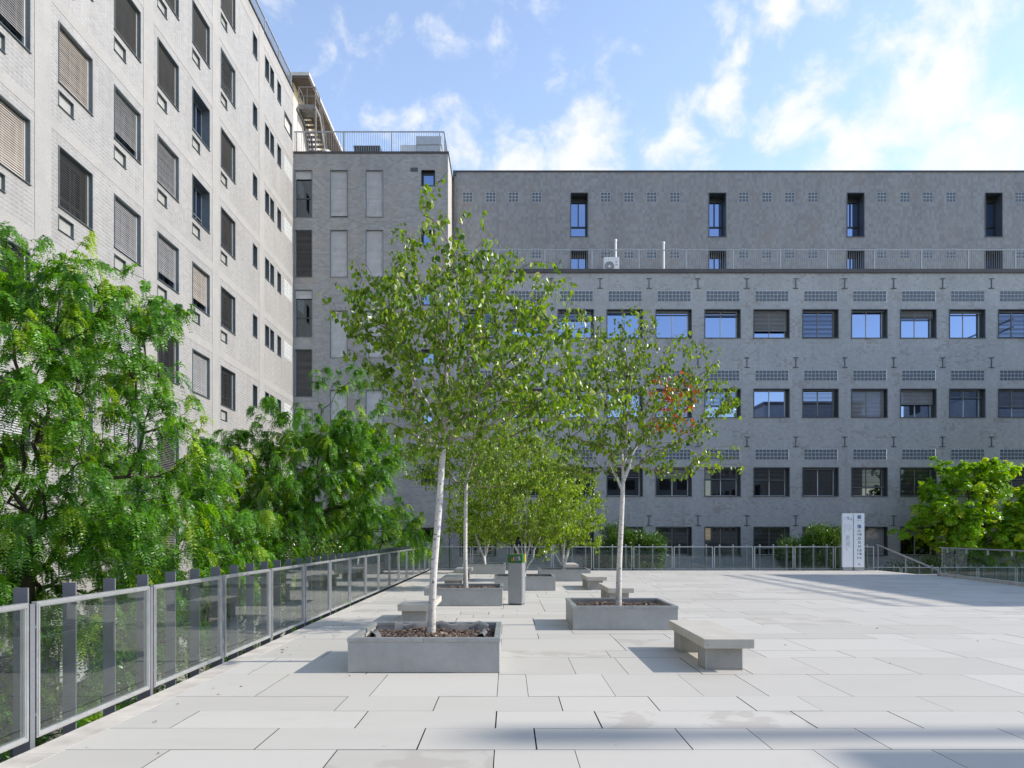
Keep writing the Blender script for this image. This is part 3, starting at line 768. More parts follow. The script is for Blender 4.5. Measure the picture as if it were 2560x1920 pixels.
# ------------------------------------------------------------------ roof things
def roof_things():
    # air conditioner on the terrace
    Y = 41.5; x0, x1 = uX(1508.7, Y), uX(1546.7, Y); z0 = ZTER; zt = uZ(645, Y); w = x1-x0
    t = thing('air_conditioner', 'white air conditioner box with round fan standing on the roof terrace', 'air conditioner', ((x0+x1)/2, Y, z0))
    h = zt-z0; m = MB(); m.box(-w/2, w/2, -.16, .2, .08, h); m.build('casing', M['white_paint'], t, bevel=.015)
    m = MB(); m.box(-w/2+.08, -w/2+.14, -.15, .15, 0, .078); m.box(w/2-.14, w/2-.08, -.15, .15, 0, .078); m.build('foot', M['charcoal'], t)
    cx, cz, r = -w*.13, .08+(h-.08)/2, min(w*.31, (h-.08)*.43)
    m = MB()
    for k in range(4):
        rr = r*(1-.22*k); pts = [(cx+rr*math.cos(a), -.175, cz+rr*math.sin(a)) for a in [i*2*math.pi/24 for i in range(25)]]; m.tube(pts, [.012]*25, 5)
    for k in range(8):
        a = k*math.pi/4; m.bar((cx, -.172, cz), (cx+r*math.cos(a), -.172, cz+r*math.sin(a)), .012)
    m.build('fan_grille', M['sign_grey'], t)
    m = MB(); n = 20; m.v = [(cx+r*math.cos(i*2*math.pi/n), -.163, cz+r*math.sin(i*2*math.pi/n)) for i in range(n)]; m.f = [tuple(range(n-1, -1, -1))]; m.mi = [0]; m.build('fan_opening', M['slat_grey'], t)
    m = MB(); n = 12; m.v = [(cx+r*.25*math.cos(i*2*math.pi/n), -.182, cz+r*.25*math.sin(i*2*math.pi/n)) for i in range(n)]; m.f = [tuple(range(n-1, -1, -1))]; m.mi = [0]; m.build('fan_hub', M['white_paint'], t)
    m = MB(); m.v = [(w*.27, -.163, h*.72), (w*.35, -.163, h*.72), (w*.31, -.163, h*.84)]; m.f = [(0, 1, 2)]; m.mi = [0]; m.box(w*.26, w*.42, -.164, -.161, h*.60, h*.63); m.build('emblem', M['sign_blue'], t)
    for px, py, lab in ((1539.3, 597.6, 'white vent pipe rising directly behind the air conditioner on the terrace'), (1659.2, 604, 'white vent pipe standing alone on the terrace between window bays')):
        Y = 41.9; x = uX(px, Y); zt = uZ(py, Y)
        o = thing('vent_pipe', lab, 'pipe', (x, Y, ZTER))
        m = MB(); m.tube([(0, 0, 0), (0, 0, zt-ZTER-.12)], [.055, .055], 12); m.build('pipe', M['white_paint'], o, smooth=False)
        m = MB(); m.tube([(0, 0, zt-ZTER-.14), (0, 0, zt-ZTER-.02), (0, 0, zt-ZTER)], [.075, .075, .04], 12); m.build('cap', M['white_paint'], o)
        m = MB(); m.tube([(0, 0, 0), (0, 0, .05)], [.16, .14], 12); m.build('flange', M['white_paint'], o)
    # middle roof: hooded vent, duct box, dish
    Y = 43.0
    x0, x1 = uX(884, Y), uX(951, Y); zt = uZ(366, Y)
    t = thing('roof_vent', 'low dark vent with flared hood on the middle roof', 'vent', ((x0+x1)/2, Y+.6, ZM)); w = x1-x0; h = zt-ZM
    m = MB(); m.box(-w*.36, w*.36, -.5, .5, 0.001, h*.55); m.build('casing', M['charcoal'], t)
    m = MB(); m.v = [(-w*.42, -.6, h*.5), (w*.42, -.6, h*.5), (w*.42, .6, h*.5), (-w*.42, .6, h*.5), (-w/2, -.7, h), (w/2, -.7, h), (w/2, .7, h), (-w/2, .7, h)]
    m.f = [(0, 3, 2, 1), (4, 5, 6, 7), (0, 1, 5, 4), (1, 2, 6, 5), (2, 3, 7, 6), (3, 0, 4, 7)]; m.mi = [0]*6
    m.build('hood', M['black_frame'], t)
    m = MB(); m.box(-.22, .22, -.62, -.505, h*.15, h*.5); m.build('outlet_grille', M['alu_matt'], t)
    x0, xm, x1 = uX(1000, Y), uX(1041, Y), uX(1108.6, Y); za, zb = uZ(359.7, Y), uZ(341, Y)
    t = thing('ventilation_unit', 'grey sheet metal ventilation unit of two joined boxes at the roof corner', 'ventilation unit', ((x0+x1)/2-.1, Y+.5, ZM))
    q = (x0+x1)/2-.1
    m = MB(); m.box(x0-q, xm-q, -.4, .9, .001, za-ZM); m.build('duct', M['alu_matt'], t, bevel=.02)
    m = MB(); m.box(xm-q+.03, x1-q-.15, -.5, 1.2, .001, zb-ZM-.5); m.build('casing', M['galv'], t, bevel=.02)
    m = MB(); m.box(xm-q-.02, x1-q-.1, -.55, 1.25, zb-ZM-.5+.002, zb-ZM); m.build('hood', M['galv'], t, bevel=.02)
    t = thing('satellite_dish', 'small white satellite dish on a mast beside the roof stairs', 'satellite dish', (uX(822, 42.2), 42.2, ZM))
    m = MB(); m.tube([(0, 0, 0), (0, 0, 1.2)], [.03, .03], 8); m.tube([(0, 0, .0), (.18, .1, .6), (0, 0, 1.0)], [.02]*3, 6); m.build('mast', M['galv'], t)
    m = MB(); pts = [(-.1, -.14, 1.1), (-.1, -.05, 1.1), (-.1, .0, 1.1), (-.1, .03, 1.1)]; m.tube(pts, [.30, .24, .15, .03], 16); m.build('dish', M['dish'], t, smooth=True)
    m = MB(); m.bar((-.1, -.02, .9), (-.1, -.4, 1.08), .03); m.box(-.15, -.05, -.48, -.40, 1.03, 1.13); m.build('feed_arm', M['galv'], t)
    # external stairs
    xa, xb = XL+.05, XL+1.0; y0, y1 = 44.1, 41.5; z0, z1 = ZM, 25.25
    t = thing('metal_staircase', 'steep open metal staircase with railings leading up from the middle roof', 'staircase', ((xa+xb)/2, y0, z0)); off = inv(((xa+xb)/2, y0, z0))
    m = MB(); n = 16
    for i in range(n):
        f = (i+.5)/n; y = y0+(y1-y0)*f; z = z0+(z1-z0)*f
        m.box(xa+.05, xb-.05, y-.12, y+.1, z-.05, z)
    m.build('treads', M['underside_shade'], t, off)
    for x in (xa+.02, xb-.02):
        m = MB(); m.bar((x, y0, z0+.1), (x, y1, z1-.03), .05, .20); m.build('stringer', M['rust'], t, off)
    m = MB(); m.box(xa, xb, 40.6, y1, z1-.16, z1); m.box(xa, xb, 40.55, 40.6, z1-.22, z1+.02); m.build('landing', M['rust'], t, off)
    m = MB()
    for x in (xa+.02, xb-.02):
        for f in (0, .33, .66, 1): m.bar((x, y0+(y1-y0)*f, z0+(z1-z0)*f), (x, y0+(y1-y0)*f, z0+(z1-z0)*f+1.0), .04)
        for hh in (.5, 1.0): m.bar((x, y0, z0+hh), (x, y1, z1+hh), .04); m.bar((x, y1, z1+hh), (x, 40.6, z1+hh), .04)
        m.bar((x, 40.6, z1), (x, 40.6, z1+1.0), .045)
    for hh in (.5, 1.0): m.bar((xa, 40.6, z1+hh), (xb, 40.6, z1+hh), .04)
    m.bar((xb-.02, 40.65, ZM), (xb-.02, 40.65, z1-.16), .08); m.bar(((xa+xb)/2, 40.6, z1), ((xa+xb)/2, 40.6, z1+1.0), .03)
    m.build('handrail', M['rust'], t, off)
roof_things()

# ------------------------------------------------------------------ railings on the plaza
def left_railing():
    Xr = -3.78; J0, P = 5.84, 1.95
    base = (Xr, 20.0, 0)
    t = thing('glass_railing', 'long glass railing with grey upright fins along the left edge of the plaza', 'railing', base)
    def frame():
        m = MB(); L = P-.10; a, b = .05, P-.05
        for (u0, u1, z0, z1) in ((a, b, 1.075, 1.12), (a, b, .035, .08), (a, a+.04, .0801, 1.0749), (b-.04, b, .0801, 1.0749)):
            m.box(-.02, .02, u0, u1, z0, z1)
        for (u0, u1, z0, z1) in ((a+.012, b-.012, 1.083, 1.106), (a+.012, b-.012, .048, .071)):
            m.box(.0205, .030, u0, u1, z0, z1)
        m.box(.0205, .030, a+.012, a+.030, .0712, 1.0828); m.box(.0205, .030, b-.030, b-.012, .0712, 1.0828)
        return m.mesh('panel_frame', M['alu'])
    def glass():
        m = MB(); m.box(-.005, .005, .092, P-.092, .082, 1.073); return m.mesh('glass_pane', M['rail_glass'])
    def post():
        m = MB(); m.box(-.035, .02, -.03, .03, -.45, 1.105)
        for z in (.22, .92): m.bar((-.0, -.06, z), (-.0, .06, z), .022)
        return m.mesh('post', M['post'])
    def fin():
        m = MB(); m.box(-.155, -.04, -.008, .008, -.6, 1.232); m.box(-.16, -.06, -.05, .05, -.6, -.3); return m.mesh('fin', M['post'])
    fm, gm, pm, nm = frame(), glass(), post(), fin()
    for k in range(-4, 15):
        y = J0+P*k
        f = link('panel_frame', fm, t, (0, y-base[1], 0)); link('glass_pane', gm, f)
        link('post', pm, t, (0, y-base[1], 0))
        for j in range(3): link('fin', nm, t, (0, y+P*j/3-base[1]+.04, 0))
    link('post', pm, t, (0, J0+P*15-base[1]-.04, 0))
left_railing()

def far_railing(name, label, Y, X0, X1, zb, h, P, n_in=3, left_frames=True):
    base = ((X0+X1)/2, Y, zb)
    t = thing('glass_railing', label, 'railing', base)
    n = int(round((X1-X0)/P)); P = (X1-X0)/n; o0 = X0-base[0]
    m = MB()
    for (a, b, z0, z1) in ((.03, P-.03, h-.04, h), (.03, P-.03, .03, .07), (.03, .065, .0701, h-.0401), (P-.065, P-.03, .0701, h-.0401)): m.box(a, b, -.02, .02, z0, z1)
    fm = m.mesh('panel_frame', M['alu_matt'])
    m = MB(); m.box(.066, P-.066, -.005, .005, .071, h-.041); gm = m.mesh('glass_pane', M['rail_glass'])
    m = MB(); m.box(-.03, .03, .045, .16, -.4, h+.10); pm = m.mesh('fin', M['galv'])
    for i in range(n):
        f = link('panel_frame', fm, t, (o0+i*P, 0, 0)); link('glass_pane', gm, f)
        for j in range(n_in): link('fin', pm, t, (o0+i*P+P*(j+.5)/n_in, 0, 0))
    return t
far_railing('glass_railing', 'glass railing with light metal frames across the far edge of the plaza', 34.99, -3.66, 17.3, .0, 1.12, 1.906)
far_railing('glass_railing', 'lower glass railing beyond the stairs seen behind the glass balustrade', 36.6, 17.5, 34.6, -1.02, 1.10, 1.906)

def handrail_and_balustrade():
    t = thing('stair_handrail', 'sloping metal handrail going down beside the sign pillars', 'handrail', (17.42, 35.0, 0)); off = (-17.42, -35, 0)
    m = MB(); m.tube([(17.42, 35.0, 1.2), (17.46, 30.0, .22)], [.035, .035], 10); m.build('rail', M['galv'], t, off)
    m = MB()
    for f in (.02, .5, .98):
        m.bar((17.42+.04*f, 35-5*f, 1.2-.98*f), (17.42+.04*f, 35-5*f, -1.2-.9*f), .035)
    m.build('post', M['galv'], t, off)
    # stairs below the handrail
    m = MB()
    for i in range(14): m.box(17.3, 20.5, 34.6-.33*(i+1), 34.6-.33*i, -4.19, -.17*(i+1)+.0)
    tag(m.build('steps', M['concrete']), kind='structure')
    A = Vector((17.6, 30.2, 0)); B = Vector((14.6, 9.5, 0)); d = (B-A); L = d.length; ang = math.atan2(d.y, d.x)
    t = thing('glass_balustrade', 'frameless glass balustrade with metal top rail on a low stone base at right', 'balustrade', tuple(A), ang)
    m = MB(); m.box(0, L, -.10, .10, -.05, .11); m.build('stone_base', M['kerb_stone'], t, bevel=.006)
    m = MB(); m.box(0, L, -.025, .025, 1.12, 1.165); m.build('top_rail', M['galv'], t, bevel=.008)
    n = int(L/1.5); p = L/n
    g = MB(); g.box(.008, p-.008, -.008, .008, .112, 1.119); gm = g.mesh('glass_pane', M['clear_glass'])
    q = MB(); q.box(-.03, .03, -.055, -.02, .95, 1.118); qm = q.mesh('clamp', M['alu_matt'])
    for i in range(n):
        link('glass_pane', gm, t, (i*p, 0, 0)); link('clamp', qm, t, (i*p+p/2, 0, 0))
handrail_and_balustrade()

# ------------------------------------------------------------------ planters, benches, bin, signs
PW, PD, PH = 1.82, 1.66, .42
def planter(x0, y0, label, seed, liner=False, chips=700):
    t = thing('planter', label, 'planter', (x0+PW/2, y0+PD/2, 0), 0, 'square grey tree planters on the plaza')
    m = MB(); w, d, th = PW/2, PD/2, .05
    for (a, b, c, e) in ((-w, w, -d, -d+th), (-w, w, d-th, d), (-w, -w+th, -d+th+.0005, d-th-.0005), (w-th, w, -d+th+.0005, d-th-.0005)): m.box(a, b, c, e, .004, PH-.05)
    m.build('side_walls', M['zinc'], t, bevel=.004)
    m = MB(); w2, d2, r = w+.008, d+.008, .075
    for (a, b, c, e) in ((-w2, -.002, -d2, -d2+r), (.002, w2, -d2, -d2+r), (-w2, -.002, d2-r, d2), (.002, w2, d2-r, d2), (-w2, -w2+r, -d2+r+.0015, d2-r-.0015), (w2-r, w2, -d2+r+.0015, d2-r-.0015)): m.box(a, b, c, e, PH-.0495, PH)
    m.build('rim', M['zinc_rim'], t, bevel=.003)
    rng = random.Random(seed); nr = np.random.RandomState(seed)
    if liner:
        q = MB()
        def fold(pts, hgt):
            k = len(q.v)
            for i, (x, y, nx, ny) in enumerate(pts):
                hh = hgt*(.7+.5*rng.random())
                q.v += [(x, y, PH-.16), (x+nx*.02, y+ny*.02, PH-.10+hh*.5), (x+nx*.05, y+ny*.05, PH-.10+hh), (x+nx*.10, y+ny*.10, PH-.10+hh*.75), (x+nx*.13, y+ny*.13, PH-.13)]
            for i in range(len(pts)-1):
                for j in range(4): a = k+i*5+j; q.f.append((a, a+5, a+6, a+1)); q.mi.append(0)
        fold([(-w+.35+i*.13, d-.16+rng.uniform(-.04, .03), 0, -1) for i in range(11)], .12)
        fold([(-w+.16+rng.uniform(-.02, .04), -d+.35+i*.12, 1, 0) for i in range(4)], .11)
        fold([(w-.16+rng.uniform(-.03, .02), -d+.55+i*.12, -1, 0) for i in range(6)], .07)
        q.build('liner', M['liner'], t, smooth=True)
    # mulch: soil sheet with loose bark chips, one heap
    hgt = lambda x, y: PH-.115+.05*math.exp(-((x*.9)**2+(y*.8)**2)/.35)+.012*math.sin(7*x+seed)+.010*math.sin(9*y+2*seed)
    n = 18; V = []; Fq = []
    for i in range(n+1):
        for j in range(n+1):
            x = -w+th+.002+(PW-2*th-.004)*i/n; y = -d+th+.002+(PD-2*th-.004)*j/n; V.append((x, y, hgt(x, y)))
    for i in range(n):
        for j in range(n): a = i*(n+1)+j; Fq.append((a, a+n+1, a+n+2, a+1))
    mi = [0]*len(Fq); m = MB(); m.v = V; m.f = Fq; m.mi = mi
    for i in range(chips):
        x = rng.uniform(-w+.1, w-.1); y = rng.uniform(-d+.1, d-.1)
        s = rng.uniform(.018, .05)
        mt = Matrix.Translation((x, y, hgt(x, y)+rng.uniform(.002, .016))) @ Matrix.Rotation(rng.uniform(0, 6.3), 4, 'Z') @ Matrix.Rotation(rng.uniform(-.7, .7), 4, 'X') @ Matrix.Rotation(rng.uniform(-.5, .5), 4, 'Y')
        m.box(-s, s, -s*.45, s*.45, -.005, .005, 1 if rng.random() < .82 else 2, mt)
    o = m.build('bark_mulch', [M['soil'], M['bark_chip'], M['bark_chip_pale']], None, (x0+PW/2, y0+PD/2, 0))
    tag(o, 'dark bark mulch filling the '+label.replace('square grey planter ', 'planter '), 'mulch', kind='stuff')
    return t
PL = [(-1.93, 8.86, 'square grey planter nearest the camera with folded grey liner', True, 1600),
      (1.12, 12.85, 'square grey planter right of the bin and behind the nearest bench', False, 1300),
      (-1.97, 17.2, 'square grey planter left of the litter bin', False, 800),
      (-.43, 22.0, 'square grey planter directly behind the litter bin', False, 500),
      (1.10, 26.4, 'square grey planter at the back right with a crooked low tree', False, 400),
      (-1.97, 31.3, 'square grey planter farthest back close to the far railing', False, 300)]
for i, (x, y, lab, li, ch) in enumerate(PL): planter(x, y, lab, 40+i, li, ch)

def bench_proto():
    t = thing('bench', 'x', 'bench', (0, 0, 0), 0, 'concrete slab benches on the plaza')
    m = MB(); m.box(0, .61, 0, 2.0, .285, .40); m.build('seat', M['bench'], t, bevel=.008)
    for y in (.14, 1.5):
        m = MB(); m.box(.06, .50, y, y+.36, .012, .2845)
        o = m.build('leg', M['bench_leg'], t, bevel=.003)
        e = MB()
        for x in (.055, .491): 
            for yy in (y-.004, y+.350): e.box(x, x+.014, yy, yy+.014, .0, .283)
        e.box(.05, .51, y-.008, y+.368, .0, .0115); e.build('edge_trim', M['zinc_rim'], o)
    return t
def copy_tree(o, parent=None):
    c = o.copy(); COL.objects.link(c); c.parent = parent
    for ch in list(o.children): copy_tree(ch, c)
    return c
BP = [(2.35, 8.9, 'concrete bench nearest the camera casting a shadow to its left'), (-2.0, 13.3, 'concrete bench behind the nearest planter by the left railing'),
      (2.35, 17.45, 'concrete bench behind the white trunk of the right birch planter'), (2.34, 22.2, 'concrete bench casting a shadow right of the planter behind the bin'),
      (-2.0, 22.2, 'concrete bench just behind the planter left of the bin'), (-2.0, 26.7, 'concrete bench in front of the farthest planter by the left railing'), (2.38, 31.7, 'concrete bench behind the back right planter near the far railing')]
b0 = bench_proto()
for i, (x, y, lab) in enumerate(BP):
    o = b0 if i == 0 else copy_tree(b0)
    o.location = (x, y, 0); o['label'] = lab

def litter_bin():
    t = thing('litter_bin', 'grey litter bin with green slotted top and yellow top behind it', 'litter bin', (.19, 17.62, 0), math.radians(-15))
    w = .17
    m = MB(); m.box(-w, w, -w, w, .03, 1.0); m.build('body', M['bin_grey'], t, bevel=.012)
    m = MB(); m.box(-w+.02, w-.02, -w+.02, w-.02, 0, .0295); m.build('plinth', M['charcoal'], t)
    m = MB(); m.box(w+.0005, w+.006, -w+.03, w-.03, .08, .96); m.build('door', M['bin_grey'], t)
    def lid(y0, y1, sgn, mat, nm):
        e = w+.012; q = MB(); f0, f1 = (y0, y0+.02) if sgn < 0 else (y1-.02, y1)
        q.box(-e, e, f0, f1, 1.001, 1.04); q.box(-e, e, f0, f1, 1.15, 1.20); q.box(-e, -e+.05, f0, f1, 1.0401, 1.1499); q.box(e-.05, e, f0, f1, 1.0401, 1.1499)
        g0, g1 = (y0+.0201, y1) if sgn < 0 else (y0, y1-.0201)
        q.box(-e, -e+.02, g0, g1, 1.001, 1.20); q.box(e-.02, e, g0, g1, 1.001, 1.20); q.box(-e+.0201, e-.0201, g0, g1, 1.18, 1.20)
        q.build(nm, M[mat], t, bevel=.003)
    lid(-w-.012, .069, -1, 'bin_green', 'green_lid'); lid(.071, w+.012, 1, 'bin_yellow', 'yellow_lid')
    m = MB(); m.box(-.12, .12, -.05, .1, 1.001, 1.03); m.build('liner', M['black_frame'], t)
litter_bin()

def text_obj(s, size, parent, x, z, y, mat, name='lettering', align='CENTER', bold=.0):
    cu = bpy.data.curves.new(name, 'FONT'); cu.body = s; cu.size = size; cu.align_x = align; cu.extrude = .0008; cu.offset = bold
    tmp = bpy.data.objects.new('tmp', cu); COL.objects.link(tmp)
    me = bpy.data.meshes.new_from_object(tmp); bpy.data.objects.remove(tmp); bpy.data.curves.remove(cu)
    me.materials.clear(); me.materials.append(mat)
    me.transform(Matrix.Translation((x, y, z)) @ Matrix.Rotation(math.pi/2, 4, 'X'))
    return link(name, me, parent)
def signs():
    Y = 34.35; k = Y/F
    rng = random.Random(17)
    for side, (pa, pb), lab in ((0, (2105.4, 2131.0), 'white sign pillar with blue site plan and small print, left of the pair'), (1, (2133.7, 2159.4), 'white sign pillar listing numbers 11 to 16C under arrow squares')):
        x = uX((pa+pb)/2, Y); w = (pb-pa)*k; h = 2.66
        t = thing('sign_pillar', lab, 'sign', (x, Y, 0), 0, 'white sign pillars at the far railing')
        m = MB(); m.box(-w/2, w/2, -.06, .06, .165, h); m.build('panel', M['sign_white'], t, bevel=.006)
        m = MB(); m.box(-w/2+.03, w/2-.03, -.05, .05, 0, .164); m.build('plinth', M['galv'], t)
        yf = -.0618
        if side == 1:
            ztop = h
            def zpx(cy): return h-(cy-196)*500/2212*k       # height of a row on the sign
            for s, cy in (('11', 384), ('11B', 426), ('12', 468), ('13', 512), ('14', 557), ('16A', 600), ('16B', 642), ('16C', 686)):
                text_obj(s, .135, t, 0, zpx(cy)-.048, yf, M['sign_black'], bold=.004)
            for cy, ar in ((236, 'right'), (341, 'down')):
                z = zpx(cy); s = .083
                q = MB(); q.box(-s, s, yf-.001, yf+.001, z-s, z+s); o = q.build('arrow_square', M['sign_blue'], t)
                q = MB(); yy = yf-.0015; a = .052
                if ar == 'right':
                    q.bar((-a, yy, z), (a*.8, yy, z), .016, .002); q.bar((a*.1, yy-.001, z+a*.8), (a*.9, yy-.001, z), .016, .002); q.bar((a*.1, yy-.001, z-a*.8), (a*.9, yy-.001, z), .016, .002)
                else:
                    q.bar((a, yy, z+a), (-a*.8, yy, z-a*.8), .016, .002); q.bar((-a*.9, yy-.001, z-a), (-a*.9, yy-.001, z+a*.5), .016, .002); q.bar((-a*.9, yy-.001, z-a*.9), (a*.5, yy-.001, z-a*.9), .016, .002)
                q.build('arrow', M['sign_white'], o)
            q = MB()
            for cy, ww in ((271, .13), (398, .125), (484, .13), (526, .09), (571, .05), (615, .075), (765, .07)):
                z = zpx(cy); xx = -ww
                while xx < ww: l = rng.uniform(.012, .04); q.box(xx, min(ww, xx+l), yf-.0008, yf+.0008, z-.006, z+.006); xx += l+.008
            q.build('small_print', M['sign_black'], t)
            q = MB(); q.box(-.035, .035, yf-.0008, yf+.0008, zpx(752)-.025, zpx(752)+.025); q.build('emblem', M['sign_grey'], t)
        else:
            def zp(cy): return h-(cy-196)*500/2212*k
            q = MB()
            for i in range(22):
                a = rng.uniform(-.17, .17); z = rng.uniform(zp(274), zp(236)); l = rng.uniform(.015, .05); g = rng.uniform(.012, .035); q.box(a, min(.19, a+l), yf-.0006-.0001*i, yf+.0005, z, z+g)
            q.build('site_plan', M['sign_blue'], t)
            q = MB()
            for xx, c0, c1 in ((-.16, 310, 420), (-.05, 318, 372), (.04, 318, 390), (.12, 318, 378)):
                cy = c0
                while cy < c1: l = rng.uniform(.02, .055); q.box(xx, xx+l, yf-.0006, yf+.0006, zp(cy)-.005, zp(cy)+.005); cy += 7
            for c0, c1, l0 in ((442, 488, .2), (498, 504, .28), (518, 548, .22), (562, 566, .27), (582, 602, .09)):
                cy = c0
                while cy <= c1: l = l0*rng.uniform(.7, 1); q.box(-.10, -.10+l, yf-.0006, yf+.0006, zp(cy)-.005, zp(cy)+.005); cy += 6
            for cy in (433, 487, 510, 552, 572): q.box(-.155, -.13, yf-.0006, yf+.0006, zp(cy)-.012, zp(cy)+.012)
            q.build('small_print', M['sign_grey'], t)
signs()

# ------------------------------------------------------------------ trees
def bezier(a, b, c, n):
    t = np.linspace(0, 1, n)[:, None]; return (1-t)**2*a+2*t*(1-t)*b+t**2*c
class Tree:
    def __init__(s, seed): s.r = np.random.RandomState(seed); s.P = []; s.par = []; s.path = []; s.plen = []
    def add(s, p, par):
        s.P.append(np.array(p, float)); s.par.append(par)
        s.plen.append(0 if par < 0 else s.plen[par]+np.linalg.norm(s.P[-1]-s.P[par])); return len(s.P)-1
    def trunk(s, pts, n=14):
        """control points -> smooth trunk"""
        pts = np.array(pts, float); q = []
        for i in range(len(pts)-1): q += [pts[i]+(pts[i+1]-pts[i])*t for t in np.linspace(0, 1, n//(len(pts)-1)+1)[:-1]]
        q.append(pts[-1]); q = np.array(q)
        for _ in range(2): q[1:-1] = (q[:-2]+2*q[1:-1]+q[2:])/4
        idx = []; par = -1
        for p in q: par = s.add(p, par); idx.append(par)
        s.path.append(idx); return idx
    def limb(s, start, end, droop=0.0, seg=.22, wob=.05, up=.35):
        a = s.P[start]; b = np.array(end, float); L = np.linalg.norm(b-a); n = max(2, int(L/seg))
        mid = (a+b)/2+np.array([0, 0, up*L*.35])*(1 if droop >= 0 else -1)
        q = bezier(a, mid, b, n+1); idx = [start]
        for i in range(1, n+1):
            p = q[i]+s.r.normal(0, wob*seg, 3)*(1 if i < n else 0)
            idx.append(s.add(p, idx[-1]))
        s.path.append(idx); return idx
    def grow(s, att, first, alpha=.45, up=.3, seg=.2, wob=.12):
        att = np.array(att); f = s.P[first]
        order = np.argsort(np.linalg.norm(att-f, axis=1)*(1+s.r.uniform(-.15, .15, len(att))))
        tips = []
        for i in order:
            a = att[i]; P = np.array(s.P[first:]); pl = np.array(s.plen[first:])-s.plen[first]
            d = np.linalg.norm(P-a, axis=1); dz = a[2]-P[:, 2]
            cost = d+alpha*pl+np.where(dz < -.1, .8*np.abs(dz), 0)
            k = int(np.argmin(cost))+first
            tips.append(s.limb(k, a, seg=seg, wob=wob, up=up))
        return tips
    def radii(s, rtip, rbase, p=2.3):
        n = len(s.P); acc = np.zeros(n); ch = [[] for _ in range(n)]
        for i in range(n):
            if s.par[i] >= 0: ch[s.par[i]].append(i)
        r = np.zeros(n)
        for i in range(n-1, -1, -1):
            r[i] = rtip if not ch[i] else max(rtip, sum(r[c]**p for c in ch[i])**(1/p))
        r0 = r[0]; e = math.log(rbase/rtip)/math.log(max(1.01, r0/rtip)); return rtip*(r/rtip)**e
    def mesh(s, name, mat, rtip, rbase, flare=0.0, white=None):
        r = s.radii(rtip, rbase); V = []; Fq = []; T = []; o = 0
        for pi, idx in enumerate(s.path):
            P = np.array([s.P[i] for i in idx]); rr = np.array([r[i] for i in idx])
            if pi > 0: rr[0] = min(rr[0], rr[1]*1.25)
            else:
                rr = rr.copy(); rr[-1] = max(rr[-1], rr[-2]*.6); rr *= np.linspace(1, .72, len(rr))
                if flare: h = P[:, 2]-P[0, 2]; rr *= 1+flare*np.exp(-h/.18)
            n = 12 if pi == 0 else (7 if rr.max() > .02 else (5 if rr.max() > .009 else 3))
            v, f = tube_arrays(P, rr, n); V.append(v); Fq.append(f+o); o += len(v)
            wv = np.clip((rr-.006)/.022, 0, 1) if white is None else np.full(len(rr), white)
            if pi == 0 and white is None: wv[:] = 1
            low = np.exp(-(P[:, 2]-P[0, 2])/.25) if pi == 0 else np.zeros(len(rr))
            T.append(np.repeat(np.stack([wv, low*.8, np.zeros(len(rr))], 1), n, axis=0))
        return np_mesh(name, np.concatenate(V), np.concatenate(Fq), mat, np.concatenate(T).astype(np.float32), smooth=True)

def unit(v): return v/(np.linalg.norm(v, axis=-1, keepdims=True)+1e-9)
def leaves_mesh(name, pos, axis, nrm, L, Wd, mat, tint, shape='ovate', fold=.25):
    """one small folded blade per leaf"""
    axis = unit(axis); side = unit(np.cross(axis, nrm)); nrm = np.cross(side, axis)
    L = L[:, None]; Wd = Wd[:, None]
    if shape == 'ovate': prof = [(0, 0), (.28, .5), (.68, .34), (1, 0)]
    else: prof = [(0, 0), (.35, .5), (.75, .38), (1, 0)]
    def P(t, w, sgn): return pos+axis*L*t+side*Wd*w*sgn+nrm*(Wd*w*fold)+nrm*(-L*.12*t*t)
    v = np.stack([P(0, 0, 1), P(prof[1][0], prof[1][1], 1), P(prof[2][0], prof[2][1], 1), P(1, 0, 1), P(prof[2][0], prof[2][1], -1), P(prof[1][0], prof[1][1], -1)], 1)
    n = len(pos); b = (np.arange(n)*6)[:, None]
    f = np.stack([b+np.array([[0, 1, 2, 3]]), b+np.array([[0, 3, 4, 5]])], 1).reshape(-1, 4)
    return np_mesh(name, v.reshape(-1, 3), f, mat, np.repeat(tint, 6, axis=0).astype(np.float32))
def quads_mesh(name, pos, axis, nrm, L, Wd, mat, tint):
    axis = unit(axis); side = unit(np.cross(axis, nrm)); L = L[:, None]; Wd = Wd[:, None]
    v = np.stack([pos, pos+axis*L*.45+side*Wd*.5, pos+axis*L, pos+axis*L*.45-side*Wd*.5], 1)
    n = len(pos); f = (np.arange(n)*4)[:, None]+np.arange(4)[None, :]
    return np_mesh(name, v.reshape(-1, 3), f, mat, np.repeat(tint, 4, axis=0).astype(np.float32))

def in_ellipsoids(rs, ells, n, shell=.0, mind=.0):
    """points scattered inside a union of lopsided ellipsoids, pushed outward"""
    vol = np.array([e[3]*e[4]*e[5] for e in ells]); pr = vol/vol.sum(); out = []
    tries = 0
    while len(out) < n and tries < n*40:
        tries += 1
        e = ells[rs.choice(len(ells), p=pr)]
        d = rs.normal(0, 1, 3); d /= np.linalg.norm(d); r = rs.uniform(shell, 1)**(1/2.2)
        p = np.array(e[:3])+d*r*np.array(e[3:6])
        if mind and out and np.min(np.linalg.norm(np.array(out[-400:])-p, axis=1)) < mind: continue
        out.append(p)
    return np.array(out)

